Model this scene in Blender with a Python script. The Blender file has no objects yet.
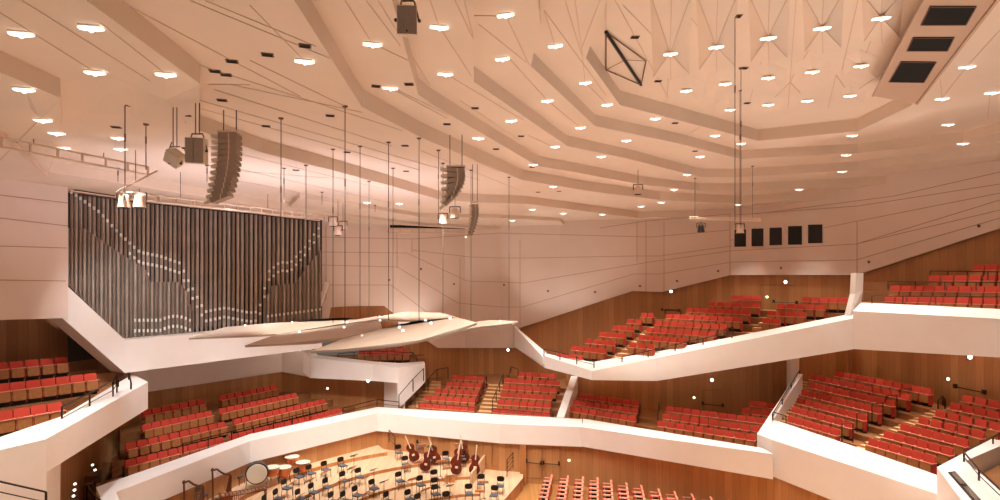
import bpy, math, random
from mathutils import Vector, Matrix
random.seed(7)
F = 600.0; CZ = 12.6; HY = 280.0
COL = bpy.context.scene.collection

# ---------------------------------------------------------------- points
def D(px, py, d): return Vector(((px-500)/F*d, d, CZ+(HY-py)/F*d))
def Z(px, py, z): return D(px, py, F*z/(HY-py))
def PL(px, d): return Vector(((px-500)/F*d, d))
def lerp_tab(tab, x):
    if x <= tab[0][0]: return tab[0][1]
    for (a, b), (c, e) in zip(tab, tab[1:]):
        if x <= c: return b+(e-b)*(x-a)/(c-a)
    return tab[-1][1]
def walk_px(pts, px):
    """depth of a plan polyline, given as (px, d) corners, seen at px (straight in plan)"""
    for (a, da), (b, db) in zip(pts, pts[1:]):
        if a <= px <= b:
            A, B = PL(a, da), PL(b, db)
            k = (px-500)/F
            den = (B.x-A.x)-k*(B.y-A.y)
            t = (k*A.y-A.x)/den if abs(den) > 1e-9 else 0
            return A.y+(B.y-A.y)*t
    return pts[0][1] if px < pts[0][0] else pts[-1][1]

# ---------------------------------------------------------------- materials
def lin(c):
    c = c/255.0
    return c/12.92 if c <= .04045 else ((c+.055)/1.055)**2.4
def rgb(r, g, b): return (lin(r), lin(g), lin(b), 1)
def base_mat(name, col, rough=.6, metal=0., noise=None, bump=0, emit=0, scale=3.):
    m = bpy.data.materials.new(name); m.use_nodes = True
    nt = m.node_tree; bs = nt.nodes['Principled BSDF']
    bs.inputs['Roughness'].default_value = rough; bs.inputs['Metallic'].default_value = metal
    bs.inputs['Base Color'].default_value = col
    if noise:
        tc = nt.nodes.new('ShaderNodeTexCoord'); n = nt.nodes.new('ShaderNodeTexNoise')
        n.inputs['Scale'].default_value = scale; n.inputs['Detail'].default_value = 4
        nt.links.new(tc.outputs['Object'], n.inputs['Vector'])
        r = nt.nodes.new('ShaderNodeValToRGB')
        r.color_ramp.elements[0].position = .3; r.color_ramp.elements[1].position = .7
        r.color_ramp.elements[0].color = tuple(col[i]*(1-noise) for i in range(3))+(1,)
        r.color_ramp.elements[1].color = tuple(min(1, col[i]*(1+noise)) for i in range(3))+(1,)
        nt.links.new(n.outputs['Fac'], r.inputs['Fac']); nt.links.new(r.outputs['Color'], bs.inputs['Base Color'])
        if bump:
            b = nt.nodes.new('ShaderNodeBump'); b.inputs['Strength'].default_value = bump
            nt.links.new(n.outputs['Fac'], b.inputs['Height']); nt.links.new(b.outputs['Normal'], bs.inputs['Normal'])
    if emit:
        bs.inputs['Emission Color'].default_value = col; bs.inputs['Emission Strength'].default_value = emit
    return m
def plank_mat(name, dark, mid, light, width=.42, uv=True, rough=.45, axis=0, grain=(14, .9)):
    """vertical wood panelling: every board has its own tone, with a fine grain along it"""
    m = bpy.data.materials.new(name); m.use_nodes = True
    nt = m.node_tree; N = nt.nodes.new; L = nt.links.new; bs = nt.nodes['Principled BSDF']
    bs.inputs['Roughness'].default_value = rough
    tc = N('ShaderNodeTexCoord'); sp = N('ShaderNodeSeparateXYZ')
    L(tc.outputs['UV' if uv else 'Object'], sp.inputs[0])
    mu = N('ShaderNodeMath'); mu.operation = 'DIVIDE'; mu.inputs[1].default_value = width
    L(sp.outputs[axis], mu.inputs[0])
    fl = N('ShaderNodeMath'); fl.operation = 'FLOOR'; L(mu.outputs[0], fl.inputs[0])
    wn = N('ShaderNodeTexWhiteNoise'); wn.noise_dimensions = '1D'; L(fl.outputs[0], wn.inputs['W'])
    mp = N('ShaderNodeMapping'); L(tc.outputs['UV' if uv else 'Object'], mp.inputs['Vector'])
    sc = [1, 1, 1]; sc[axis] = grain[0]; sc[1-axis] = grain[1]
    mp.inputs['Scale'].default_value = sc
    nz = N('ShaderNodeTexNoise'); nz.inputs['Scale'].default_value = 1; nz.inputs['Detail'].default_value = 5
    L(mp.outputs[0], nz.inputs['Vector'])
    ad = N('ShaderNodeMath'); ad.operation = 'MULTIPLY_ADD'; ad.inputs[1].default_value = .4
    L(wn.outputs['Value'], ad.inputs[0])
    m2 = N('ShaderNodeMath'); m2.operation = 'MULTIPLY'; m2.inputs[1].default_value = .5
    L(nz.outputs['Fac'], m2.inputs[0]); L(m2.outputs[0], ad.inputs[2])
    r = N('ShaderNodeValToRGB'); e = r.color_ramp.elements
    e[0].position = .12; e[0].color = dark; e[1].position = .85; e[1].color = light
    k = e.new(.5); k.color = mid
    L(ad.outputs[0], r.inputs['Fac'])
    fr = N('ShaderNodeMath'); fr.operation = 'FRACT'; L(mu.outputs[0], fr.inputs[0])
    gt = N('ShaderNodeMath'); gt.operation = 'GREATER_THAN'; gt.inputs[1].default_value = .03; L(fr.outputs[0], gt.inputs[0])
    mx = N('ShaderNodeMix'); mx.data_type = 'RGBA'; L(gt.outputs[0], mx.inputs['Factor'])
    mx.inputs['A'].default_value = tuple(c*.72 for c in dark[:3])+(1,); L(r.outputs['Color'], mx.inputs['B'])
    L(mx.outputs['Result'], bs.inputs['Base Color'])
    return m
M = {}
M['plaster'] = base_mat('warm white plaster', rgb(236, 217, 206), .75, noise=.02, scale=.7)
M['ceiling'] = base_mat('ceiling plaster', rgb(230, 210, 192), .8, noise=.025, scale=.5)
M['white'] = base_mat('white parapet plaster', rgb(244, 236, 230), .5, noise=.015, scale=1.2)
M['seam'] = base_mat('shadow gap', rgb(214, 187, 168), .9)
M['seamw'] = base_mat('wall shadow gap', rgb(184, 150, 130), .9)
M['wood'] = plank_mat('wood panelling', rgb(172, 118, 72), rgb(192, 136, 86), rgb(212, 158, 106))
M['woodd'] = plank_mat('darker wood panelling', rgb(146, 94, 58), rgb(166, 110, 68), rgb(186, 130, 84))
M['stage'] = plank_mat('stage boards', rgb(216, 176, 136), rgb(230, 194, 156), rgb(240, 210, 174), width=.12, uv=False, grain=(9, 1.5))
M['riser'] = plank_mat('riser boards', rgb(172, 112, 62), rgb(192, 132, 80), rgb(206, 150, 96), width=.3, uv=False)
M['step'] = base_mat('pale oak tread', rgb(226, 190, 142), .5, noise=.08, scale=4)
M['parquet'] = plank_mat('stalls parquet', rgb(168, 116, 62), rgb(188, 134, 76), rgb(204, 152, 92), width=.14, uv=False)
M['tier'] = base_mat('oak terrace floor', rgb(150, 100, 60), .5, noise=.1, scale=2)
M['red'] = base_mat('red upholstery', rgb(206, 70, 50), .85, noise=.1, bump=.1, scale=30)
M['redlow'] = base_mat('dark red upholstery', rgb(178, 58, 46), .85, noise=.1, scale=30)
M['shell'] = base_mat('oak seat shell', rgb(172, 112, 62), .45, noise=.14, scale=9)
M['edge'] = base_mat('pale seat edge', rgb(232, 152, 124), .5)
M['black'] = base_mat('black metal', rgb(34, 26, 24), .4, .3)
M['rail'] = base_mat('dark bronze rail', rgb(58, 36, 26), .4, .5)
M['dark'] = base_mat('dark interior', rgb(6, 5, 5), .95)  # near-black colour standing in for the unlit depth of openings and gaps
M['glass'] = base_mat('dark window glass', rgb(5, 5, 6), .5)
M['pipe'] = base_mat('aged tin pipe', rgb(176, 162, 150), .45, .12, noise=.12, scale=1.5)
M['pipe2'] = base_mat('darker tin pipe', rgb(146, 130, 118), .45, .12, noise=.12, scale=1.5)
M['mouth'] = base_mat('glinting pipe mouth', rgb(250, 248, 240), .3, 0)  # pipe mouths, with their bright glints put into the white colour
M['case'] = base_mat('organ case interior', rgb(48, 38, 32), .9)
M['hatch'] = base_mat('brown hatch', rgb(110, 78, 58), .7)
M['bay'] = base_mat('brown bay lining', rgb(198, 168, 146), .8)
M['speaker'] = base_mat('grey speaker cloth', rgb(164, 144, 130), .8, noise=.15, scale=40)
M['cabinet'] = base_mat('pale speaker cabinet', rgb(222, 204, 184), .6)
M['cable'] = base_mat('steel cable', rgb(108, 86, 72), .5, .3)
M['truss'] = base_mat('white painted truss', rgb(226, 200, 180), .5)
M['lamp'] = base_mat('lit lamp', (1, .96, .9, 1), .5, emit=2.2)
M['green'] = base_mat('lit green lamp', (.55, 1, .55, 1), .5, emit=5)
M['cool'] = base_mat('lit white lamp', (.8, 1, .95, 1), .5, emit=7)
M['yellow'] = base_mat('lit amber lamp', (1, .95, .5, 1), .5, emit=4)
M['canopy'] = base_mat('cream reflector panel', rgb(182, 162, 145), .6)
M['cushion'] = base_mat('blue grey cushion', rgb(92, 98, 108), .8)
M['bass'] = base_mat('varnished red-brown wood', rgb(104, 42, 28), .25, noise=.2, scale=5)
M['maple'] = base_mat('pale maple', rgb(226, 204, 172), .4)
M['copper'] = base_mat('copper kettle', rgb(204, 120, 78), .3, .7)
M['skin'] = base_mat('drum skin', rgb(232, 222, 200), .5)
M['desk'] = base_mat('light wood music desk', rgb(206, 140, 92), .5, noise=.08, scale=8)
M['paper'] = base_mat('paper', rgb(240, 236, 226), .8)
M['harp'] = base_mat('walnut', rgb(108, 60, 36), .3, noise=.15, scale=5)
M['steel'] = base_mat('chrome tube', rgb(190, 186, 180), .25, .9)
M['blue'] = base_mat('light blue cloth', rgb(110, 140, 190), .8)

# ---------------------------------------------------------------- mesh builder
class MB:
    def __init__(s): s.v = []; s.f = []; s.m = []; s.uv = []
    def face(s, pts, mat, uv=None):
        b = len(s.v); s.v += [tuple(p) for p in pts]; s.f.append(list(range(b, b+len(pts)))); s.m.append(mat); s.uv.append(uv)
    def solid(s, verts, faces, mat, mats=None):
        b = len(s.v); s.v += [tuple(p) for p in verts]
        for i, f in enumerate(faces):
            s.f.append([b+k for k in f]); s.m.append(mats[i] if mats else mat); s.uv.append(None)
    def hexa(s, lo, hi, mat, mats=None):
        """lo, hi: four points each, same order; mats: bottom, top, 4 sides"""
        s.solid(list(lo)+list(hi), [(3, 2, 1, 0), (4, 5, 6, 7), (0, 1, 5, 4), (1, 2, 6, 5), (2, 3, 7, 6), (3, 0, 4, 7)], mat, mats)
    def box(s, c, size, mat, rz=0, rx=0, mats=None):
        R = Matrix.Rotation(rz, 3, 'Z') @ Matrix.Rotation(rx, 3, 'X'); c = Vector(c)
        x, y, z = [a/2 for a in size]
        q = [(-x, -y), (x, -y), (x, y), (-x, y)]
        s.hexa([c+R@Vector((a, b, -z)) for a, b in q], [c+R@Vector((a, b, z)) for a, b in q], mat, mats)
    def bev(s, c, size, b, mat, rx=0):
        """box with its front/back outline corners cut (rounded look), extruded along y"""
        R = Matrix.Rotation(rx, 3, 'X'); c = Vector(c); x, y, z = [a/2 for a in size]
        o = [(-x+b, -z), (x-b, -z), (x, -z+b), (x, z-b), (x-b, z), (-x+b, z), (-x, z-b), (-x, -z+b)]
        V = [c+R@Vector((p, -y, q)) for p, q in o]+[c+R@Vector((p, y, q)) for p, q in o]
        s.solid(V, [tuple(range(8)), tuple(range(15, 7, -1))]+[(i, i+8, (i+1) % 8+8, (i+1) % 8) for i in range(8)], mat)
    def tube(s, a, b, r, mat, n=6, r2=None, cap=True):
        a, b = Vector(a), Vector(b); d = b-a
        if d.length < 1e-6: return
        u = d.normalized().orthogonal().normalized(); w = d.normalized().cross(u); r2 = r if r2 is None else r2
        V = [a+(u*math.cos(t)+w*math.sin(t))*r for t in [2*math.pi*i/n for i in range(n)]]
        V += [b+(u*math.cos(t)+w*math.sin(t))*r2 for t in [2*math.pi*i/n for i in range(n)]]
        fs = [(i, (i+1) % n, (i+1) % n+n, i+n) for i in range(n)]
        if cap: fs += [tuple(range(n-1, -1, -1)), tuple(range(n, 2*n))]
        s.solid(V, fs, mat)
    def lathe(s, prof, mat, n=14, c=(0, 0, 0), ax='Z', mats=None):
        c = Vector(c); V = []; 
        for r, h in prof:
            for i in range(n):
                t = 2*math.pi*i/n; p = Vector((r*math.cos(t), r*math.sin(t), h))
                if ax == 'Y': p = Vector((p.x, p.z, p.y))
                V.append(c+p)
        fs = []; ms = []
        for k in range(len(prof)-1):
            for i in range(n):
                fs.append((k*n+i, k*n+(i+1) % n, (k+1)*n+(i+1) % n, (k+1)*n+i)); ms.append(mats[k] if mats else mat)
        fs += [tuple(range(n-1, -1, -1)), tuple((len(prof)-1)*n+i for i in range(n))]; ms += [mats[0] if mats else mat, mats[-1] if mats else mat]
        s.solid(V, fs, mat, ms)
    def prism(s, poly, z0, z1, mat, top=None, bottom=None):
        n = len(poly); V = [(p[0], p[1], z0) for p in poly]+[(p[0], p[1], z1) for p in poly]
        area = sum(poly[i][0]*poly[(i+1) % n][1]-poly[(i+1) % n][0]*poly[i][1] for i in range(n))
        bo, to = tuple(range(n-1, -1, -1)), tuple(range(n, 2*n))
        sd = [(i, (i+1) % n, (i+1) % n+n, i+n) for i in range(n)]
        if area < 0: bo, to, sd = bo[::-1], to[::-1], [f[::-1] for f in sd]
        s.solid(V, [bo, to]+sd, mat, [bottom or mat, top or mat]+[mat]*n)
    def strip(s, a, b, w, mat, up=None):
        """thin bar from a to b, width w, lying across 'up'"""
        a, b = Vector(a), Vector(b); d = (b-a)
        if d.length < 1e-5: return
        d.normalize(); up = Vector(up or (0, 0, 1)); side = d.cross(up).normalized()*w/2; t = up.normalized()*.006
        s.hexa([a-side-t, b-side-t, b+side-t, a+side-t], [a-side+t, b-side+t, b+side+t, a+side+t], mat)
    def mesh(s, name, smooth=False):
        me = bpy.data.meshes.new(name); me.from_pydata(s.v, [], s.f)
        names = []
        for x in s.m:
            if x not in names: names.append(x)
        for x in names: me.materials.append(M[x])
        me.polygons.foreach_set('material_index', [names.index(x) for x in s.m])
        if any(u for u in s.uv):
            ul = me.uv_layers.new(name='UVMap')
            for p, u in zip(me.polygons, s.uv):
                if u:
                    for li, c in zip(p.loop_indices, u): ul.data[li].uv = c
        if smooth: me.polygons.foreach_set('use_smooth', [True]*len(me.polygons))
        me.update(); return me
    def build(s, name, parent=None, smooth=False, **props):
        o = bpy.data.objects.new(name, s.mesh(name, smooth)); COL.objects.link(o)
        if parent: o.parent = parent
        for k, v in props.items(): o[k] = v
        return o
def struct(name, mb, **k): return mb.build(name, kind='structure', **k)
def empty(name, loc, label, cat, group=None, rz=0):
    o = bpy.data.objects.new(name, None); COL.objects.link(o); o.location = loc; o.rotation_euler = (0, 0, rz)
    o.empty_display_size = .2
    o['label'] = label; o['category'] = cat
    if group: o['group'] = group
    return o
def tag(o, label, cat, group=None):
    o['label'] = label; o['category'] = cat
    if group: o['group'] = group
    return o
def copy_thing(root, loc, rz, label, group=None):
    r = root.copy(); COL.objects.link(r); r.location = loc; r.rotation_euler = (0, 0, rz); r['label'] = label
    if group: r['group'] = group
    for ch in PARTS[root.name]:
        c = ch.copy(); COL.objects.link(c); c.parent = r
        for g in SUB.get(ch.name, []):
            e = g.copy(); COL.objects.link(e); e.parent = c
    return r
PARTS = {}; SUB = {}
ORD = ['first', 'second', 'third', 'fourth', 'fifth', 'sixth', 'seventh', 'eighth', 'ninth', 'tenth', 'eleventh', 'twelfth', 'thirteenth', 'fourteenth', 'fifteenth', 'sixteenth', 'seventeenth', 'eighteenth', 'nineteenth']
TENS = {20: 'twent', 30: 'thirt', 40: 'fort'}
def ordw(i):
    if i < 19: return ORD[i]
    n = i+1; t = n//10*10
    return TENS[t]+'ieth' if n % 10 == 0 else TENS[t]+'y-'+ORD[n % 10-1]

# ---------------------------------------------------------------- walls and parapets
def wall(name, pts, top, bot, mat, thick=.25, lo_mat=None, kind=True, parent=None):
    """pts: (px, d) corners; top/bot: heights below/above the eye line at each corner"""
    mb = MB(); u = 0; P = [PL(*p) for p in pts]; n = len(P)
    N = []
    for i in range(n):
        e = (P[min(i+1, n-1)]-P[max(i-1, 0)]).normalized(); q = Vector((-e.y, e.x))
        if q.dot(P[i]) < 0: q = -q
        N.append(q)
    for i in range(n-1):
        a, b = P[i], P[i+1]; L = (b-a).length
        A0, A1, B0, B1 = [Vector((p.x, p.y, CZ+z)) for p, z in ((a, bot[i]), (a, top[i]), (b, bot[i+1]), (b, top[i+1]))]
        na = Vector((N[i].x, N[i].y, 0))*thick; nb = Vector((N[i+1].x, N[i+1].y, 0))*thick
        mb.face([A0, B0, B1, A1], mat, [(u, bot[i]), (u+L, bot[i+1]), (u+L, top[i+1]), (u, top[i])])
        mb.face([B0+nb, A0+na, A1+na, B1+nb], mat, [(u+L, 0), (u, 0), (u, 3), (u+L, 3)])
        mb.face([A1, B1, B1+nb, A1+na], mat, [(u, 0), (u+L, 0), (u+L, .2), (u, .2)])
        mb.face([A0+na, B0+nb, B0, A0], lo_mat or mat, [(u, 0), (u+L, 0), (u+L, .2), (u, .2)])
        if i == 0: mb.face([A0+na, A0, A1, A1+na], mat, [(0, 0), (.1, 0), (.1, 2), (0, 2)])
        if i == n-2: mb.face([B0, B0+nb, B1+nb, B1], mat, [(0, 0), (.1, 0), (.1, 2), (0, 2)])
        u += L
    return struct(name, mb) if kind else mb.build(name, parent)
def yz(px, d, y): return (HY-y)/F*d           # height over the eye line of a picture row on a wall at depth d

def parapet(name, outer, inner, zb, mat='white'):
    """outer/inner: top edge points (3D); zb: height of the underside at each corner"""
    mb = MB(); n = len(outer)
    for i in range(n-1):
        o1, o2, i1, i2 = outer[i], outer[i+1], inner[i], inner[i+1]
        lo = [Vector((o1.x, o1.y, CZ+zb[i])), Vector((o2.x, o2.y, CZ+zb[i+1])), Vector((i2.x, i2.y, CZ+zb[i+1])), Vector((i1.x, i1.y, CZ+zb[i]))]
        V = lo+[o1, o2, i2, i1]
        fs = [(3, 2, 1, 0), (4, 5, 6, 7), (0, 1, 5, 4), (2, 3, 7, 6)]
        if i == 0: fs.append((3, 0, 4, 7))
        if i == n-2: fs.append((1, 2, 6, 5))
        mb.solid(V, fs, mat)
    return struct(name, mb)

# ---- ceiling tiers -------------------------------------------------------------
def zl(pts, z): return [Z(x, y, z).xy for x, y in pts]
TIERS = [
 (4.25, [(-150, 7), (0, 72), (60, 98), (62, 130), (48, 172), (100, 180), (270, 208), (420, 225), (500, 229)]),
 (4.45, [(300, 197), (420, 217), (500, 218), (560, 221)]),
 (4.70, [(-20, -78), (86, 0), (200, 84), (198, 130), (264, 153), (328, 169), (392, 186), (437, 199), (470, 202), (526, 204), (638, 218), (740, 216), (830, 213)]),
 (5.20, [(267, -43), (294, 0), (362, 107), (420, 137), (522, 180), (588, 191), (660, 200), (740, 204), (818, 200), (860, 197)]),
 (5.75, [(384, -30), (392, 0), (418, 94), (433, 105), (538, 166), (580, 173), (644, 185), (700, 191), (740, 191), (858, 186), (950, 179)]),
 (6.25, [(474, -60), (474, 0), (474, 82), (567, 146), (625, 158), (700, 177), (740, 177), (858, 170), (963, 158), (1100, 138)]),
 (6.75, [(537, -60), (540, 22), (531, 66), (595, 126), (676, 143), (740, 159), (858, 153), (963, 142), (1100, 108)]),
 (7.25, [(619, -40), (606, 0), (586, 58), (620, 105), (758, 141), (858, 131), (912, 105), (938, -60)]),
]
TOPZ = 7.85
ZS = [t[0] for t in TIERS]+[TOPZ]
POLY = []
for k, (z, px) in enumerate(TIERS):
    p = zl(px, z)
    if k == 1: poly = p+[Vector((10, 72)), Vector((-30, 72))]
    else:
        last = p[-1]; first = p[0]
        poly = p+([Vector((60, last.y))] if last.x > 8 else [Vector((last.x+3, 76))])+([Vector((60, 76))] if last.x > 8 else [])+[Vector((-60, 76)), Vector((-60, first.y))]
        if first.y > 2: poly += [Vector((-60, -8)), Vector((first.x+(.3 if k < 5 else 0), -8))]
    POLY.append(poly)
    mb = MB(); mb.prism([tuple(q) for q in poly], CZ+z, CZ+ZS[max(2, k+1)]+.02, 'ceiling')
    struct('ceiling', mb)
mb = MB(); mb.box((0, 34, CZ+TOPZ+.4), (124, 88, .8), 'ceiling'); struct('ceiling', mb)
def inside(p, poly):
    c = False; n = len(poly)
    for i in range(n):
        a, b = poly[i], poly[(i+1) % n]
        if (a[1] > p[1]) != (b[1] > p[1]) and p[0] < (b[0]-a[0])*(p[1]-a[1])/(b[1]-a[1])+a[0]: c = not c
    return c
def soffit(px, py):
    for k, z in enumerate(ZS[:-1]):
        q = Z(px, py, z)
        if q.y > 0 and inside(q.xy, POLY[k]): return q, k
    return Z(px, py, TOPZ), len(ZS)-1

# inverted folded facets of the dome, one under each lamp, and shallow ones on the organ side tiers
mb = MB()
def facet(mb, c, ring, drop, zbase, mat='ceiling'):
    pts = [Z(x, y, zbase-.004) for x, y in ring]; apex = Z(c[0], c[1], zbase-drop)
    n = len(pts)
    for i in range(n):
        mb.face([pts[(i+1) % n], pts[i], apex], mat)
        if drop > .3: mb.strip(pts[i]+Vector((0, 0, -.012)), apex+Vector((0, 0, -.012)), .02, 'seam')
R1 = [(670, 53), (716, 46), (768, 37), (822, 27), (881, 17)]
R2 = [(686, 90), (725, 83), (768, 77), (812, 71), (861, 65)]
R3 = [(730, 109), (768, 104), (807, 100), (850, 95)]
for x, y in R1:
    facet(mb, (x, y), [(x-20, -8), (x+2, -14), (x+22, -8), (x+19, y+20), (x+1, y+26), (x-17, y+24)], .42, TOPZ)
for i, (x, y) in enumerate(R2):
    facet(mb, (x, y), [(x-1, y-16), (x+19, y-8), (x+16, y+14), (x-2, y+18), (x-20, y+12), (x-17, y-9)], .17, TOPZ)
for x, y in R3:
    facet(mb, (x, y), [(x-1, y-10), (x+17, y-5), (x+13, y+8), (x, y+10), (x-15, y+8), (x-16, y-5)], .1, TOPZ)
struct('ceiling', mb)
mb = MB()
for c, ring in (((104, 96), [(62, 84), (94, 71), (131, 84), (134, 116), (126, 122), (84, 124)]), ((165, 100), [(133, 84), (165, 74), (197, 86), (196, 112), (186, 124), (142, 121)]),
                ((40, 118), [(27, 92), (59, 100), (42, 118), (30, 108)])):
    z = 4.7 if c[0] > 60 else 4.25
    facet(mb, c, ring, .12, z)
struct('ceiling', mb)

# shadow gaps between ceiling boards
mb = MB()
SEAMS = [((0, 12), (92, 70)), ((22, 0), (200, 112)), ((165, 74), (186, 123)), ((100, 22), (165, 73)), ((118, 0), (300, 96)), ((205, 0), (338, 55)), ((190, 0), (330, 58)), ((250, 5), (304, 60)),
 ((200, 65), (420, 136)), ((198, 84), (392, 146)), ((200, 100), (480, 180)), ((230, 84), (362, 112)), ((345, 0), (372, 43)), ((372, 43), (408, 60)), ((366, 0), (400, 45)), ((378, 0), (430, 85)),
 ((398, 90), (500, 140)), ((389, 87), (447, 118)), ((430, 0), (439, 26)), ((439, 26), (474, 80)), ((455, 0), (473, 38)), ((464, 0), (473, 35)), ((474, 15), (505, 16)), ((445, 73), (523, 120)),
 ((474, 20), (531, 66)), ((505, 14), (530, 66)), ((510, 59), (547, 100)), ((547, 100), (580, 127)), ((538, 0), (541, 23)), ((544, 10), (555, 45)), ((544, 10), (606, 95)), ((575, 0), (582, 50)), ((582, 50), (585, 82)), ((585, 82), (607, 104)),
 ((565, 0), (582, 55)), ((606, 0), (606, 32)), ((600, 0), (582, 47)), ((615, 0), (668, 97)), ((623, 5), (670, 53)), ((676, 0), (670, 53)), ((650, 0), (670, 53)), ((670, 53), (667, 97)), ((675, 0), (716, 46)), ((726, 0), (716, 46)), ((716, 46), (735, 90)),
 ((752, 0), (768, 37)), ((785, 0), (768, 37)), ((768, 37), (750, 100)), ((812, 0), (822, 27)), ((838, 0), (822, 27)), ((822, 27), (790, 82)), ((796, 0), (788, 108)), ((858, 0), (842, 70)), ((880, 0), (881, 17)), ((894, 0), (881, 17)), ((881, 17), (862, 62)),
 ((790, 82), (768, 104)), ((790, 82), (807, 100)), ((836, 75), (850, 95)), ((882, 73), (850, 95)), ((836, 75), (828, 108)), ((730, 109), (686, 135)), ((967, 66), (942, 98)), ((1000, 30), (967, 66)),
 ((940, 78), (942, 98)), ((990, 92), (988, 118)), ((250, 60), (345, 106)), ((208, 84), (250, 84)), ((0, 160), (60, 98)), ((200, 108), (420, 170)), ((200, 160), (400, 205)), ((210, 175), (380, 208)), ((205, 145), (380, 188)), ((230, 170), (330, 178)),
 ((420, 150), (520, 190)), ((400, 125), (500, 172)), ((528, 135), (560, 150)), ((460, 100), (520, 140))]
for (x0, y0), (x1, y1) in SEAMS:
    n = 12; prev = None
    for i in range(n+1):
        t = i/n; q, k = soffit(x0+(x1-x0)*t, y0+(y1-y0)*t)
        if prev is not None and prev[1] == k:
            dz = Vector((0, 0, -.012)); mb.strip(prev[0]+dz, q+dz, .001*q.y+.004, 'seam')
        prev = (q, k)
struct('trim_ceiling', mb)

# ---- far walls ---------------------------------------------------------------
FW = [(322, 44), (400, 46.5), (465, 50), (500, 50), (520, 49.6), (560, 48.5), (638, 46), (662, 45.6), (730, 43.6), (755, 42.4), (818, 39.3), (856, 37.5), (894, 35.5), (1000, 31.3), (1250, 24.6)]
EDGE = [(322, 334), (400, 334), (426, 340), (438, 348), (516, 348), (520, 328), (632, 291), (662, 292), (730, 275), (856, 275), (1000, 228), (1250, 170)]
xs = sorted(set([p[0] for p in FW]+[e[0] for e in EDGE]))
pts = [(x, walk_px(FW, x)) for x in xs]
wall('wall_far', pts, [7.4]*len(pts), [yz(x, d, lerp_tab(EDGE, x)) for x, d in pts], 'plaster', .3)
wpts = [(x, d+.35) for x, d in pts if x >= 400]
wall('wall_far_panelling', wpts, [yz(x, d, lerp_tab(EDGE, x)-4) for x, d in wpts], [-10.5 if x < 545 else -9 for x, d in wpts], 'wood', .2)
# lit slot opening beside the organ
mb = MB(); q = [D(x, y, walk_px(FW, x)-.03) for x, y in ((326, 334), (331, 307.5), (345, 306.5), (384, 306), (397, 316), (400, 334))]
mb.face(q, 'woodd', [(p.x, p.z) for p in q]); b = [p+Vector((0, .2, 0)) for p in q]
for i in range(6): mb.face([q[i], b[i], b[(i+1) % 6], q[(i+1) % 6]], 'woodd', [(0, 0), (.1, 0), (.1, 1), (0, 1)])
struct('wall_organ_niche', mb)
# joints of the wall panels
mb = MB()
def wjoint(pl, tab=FW, w=.035, mat='seamw'):
    for (x0, y0), (x1, y1) in zip(pl, pl[1:]):
        n = max(1, int(abs(x1-x0)/5)); prev = None
        for i in range(n+1):
            t = i/n; x = x0+(x1-x0)*t; y = y0+(y1-y0)*t; q = D(x, y, walk_px(tab, x)-.012)
            if prev: mb.strip(prev, q, w, mat, up=(q.x*.25, q.y, 0))
            prev = q
for pl in ([(322, 237), (412, 239), (500, 233), (650, 237), (730, 230)], [(322, 252), (407, 253), (467, 281), (500, 282), (522, 283), (650, 262), (730, 251), (856, 244), (1000, 210)],
           [(322, 265), (397, 267), (458, 303), (500, 307), (522, 307), (634, 274), (660, 274), (732, 262), (856, 260), (1000, 218)], [(322, 285), (391, 285), (440, 322)],
           [(412, 250), (470, 257), (500, 258), (526, 258), (637, 256), (660, 256), (732, 246)], [(735, 215), (858, 206), (1000, 184)], [(755, 214), (894, 196), (1000, 172)], [(823, 228), (858, 221), (1000, 193)],
           [(730, 240), (735, 240)], [(823, 246), (856, 244), (1000, 200)], [(600, 228), (646, 221), (730, 214)]): wjoint(pl)
for x, y0, y1 in ((397, 232, 267), (412, 239, 253), (520, 240, 328), (646, 221, 292), (664, 221, 292), (637, 221, 262), (730, 214, 275), (857, 222, 275), (326, 225, 300), (460, 257, 320)): wjoint([(x, y0), (x+.01, y1)], w=.035)
struct('trim_wall_joints', mb)
mb = MB()
for x, y in ((504, 285), (548, 291), (595, 292), (640, 286), (677, 281), (718, 271), (781, 268), (869, 262), (979, 226), (389, 280), (421, 269), (454, 284)):
    q = D(x, y, walk_px(FW, x)-.02); mb.box(q, (.14, .06, .14), 'hatch')
struct('trim_wall_sockets', mb)

# side wall by the organ
SW = [(-40, 23), (0, 25), (68, 27.5)]
wall('wall_organ_side', SW, [7]*3, [yz(-40, 23, 321), yz(0, 25, 320), yz(68, 27.5, 318)], 'plaster', .3)
mb = MB()
for pl in ([(-30, 191), (0, 195), (68, 203)], [(-30, 214), (0, 218), (68, 226)], [(0, 246), (67, 248)], [(0, 280), (66, 281)]): wjoint(pl, SW)
struct('trim_side_joints', mb)
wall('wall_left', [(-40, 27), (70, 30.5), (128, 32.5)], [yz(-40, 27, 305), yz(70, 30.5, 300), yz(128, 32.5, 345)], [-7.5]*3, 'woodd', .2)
# organ gallery front (left slope, then level)
OG = [(62, 27.3), (125, 30), (250, 36.5), (322, 41.5)]
OTOP = [yz(62, 27.3, 281), yz(125, 30, 340), -3.0, -3.0]
OBOT = [yz(62, 27.3, 318), yz(125, 30, 373), yz(250, 36.5, 357), -4.7]
def front(name, tab, tops, bots, inner=.9, mat='white'):
    o = [D(px, 280, d) for px, d in tab]
    for p, z in zip(o, tops): p.z = CZ+z
    dirs = [Vector((-.9, .45, 0)).normalized()]*len(o)
    i = [p+v*inner for p, v in zip(o, dirs)]
    return parapet(name, o, i, bots, mat)
front('wall_organ_gallery', OG, OTOP, OBOT, 1.2)
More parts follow.
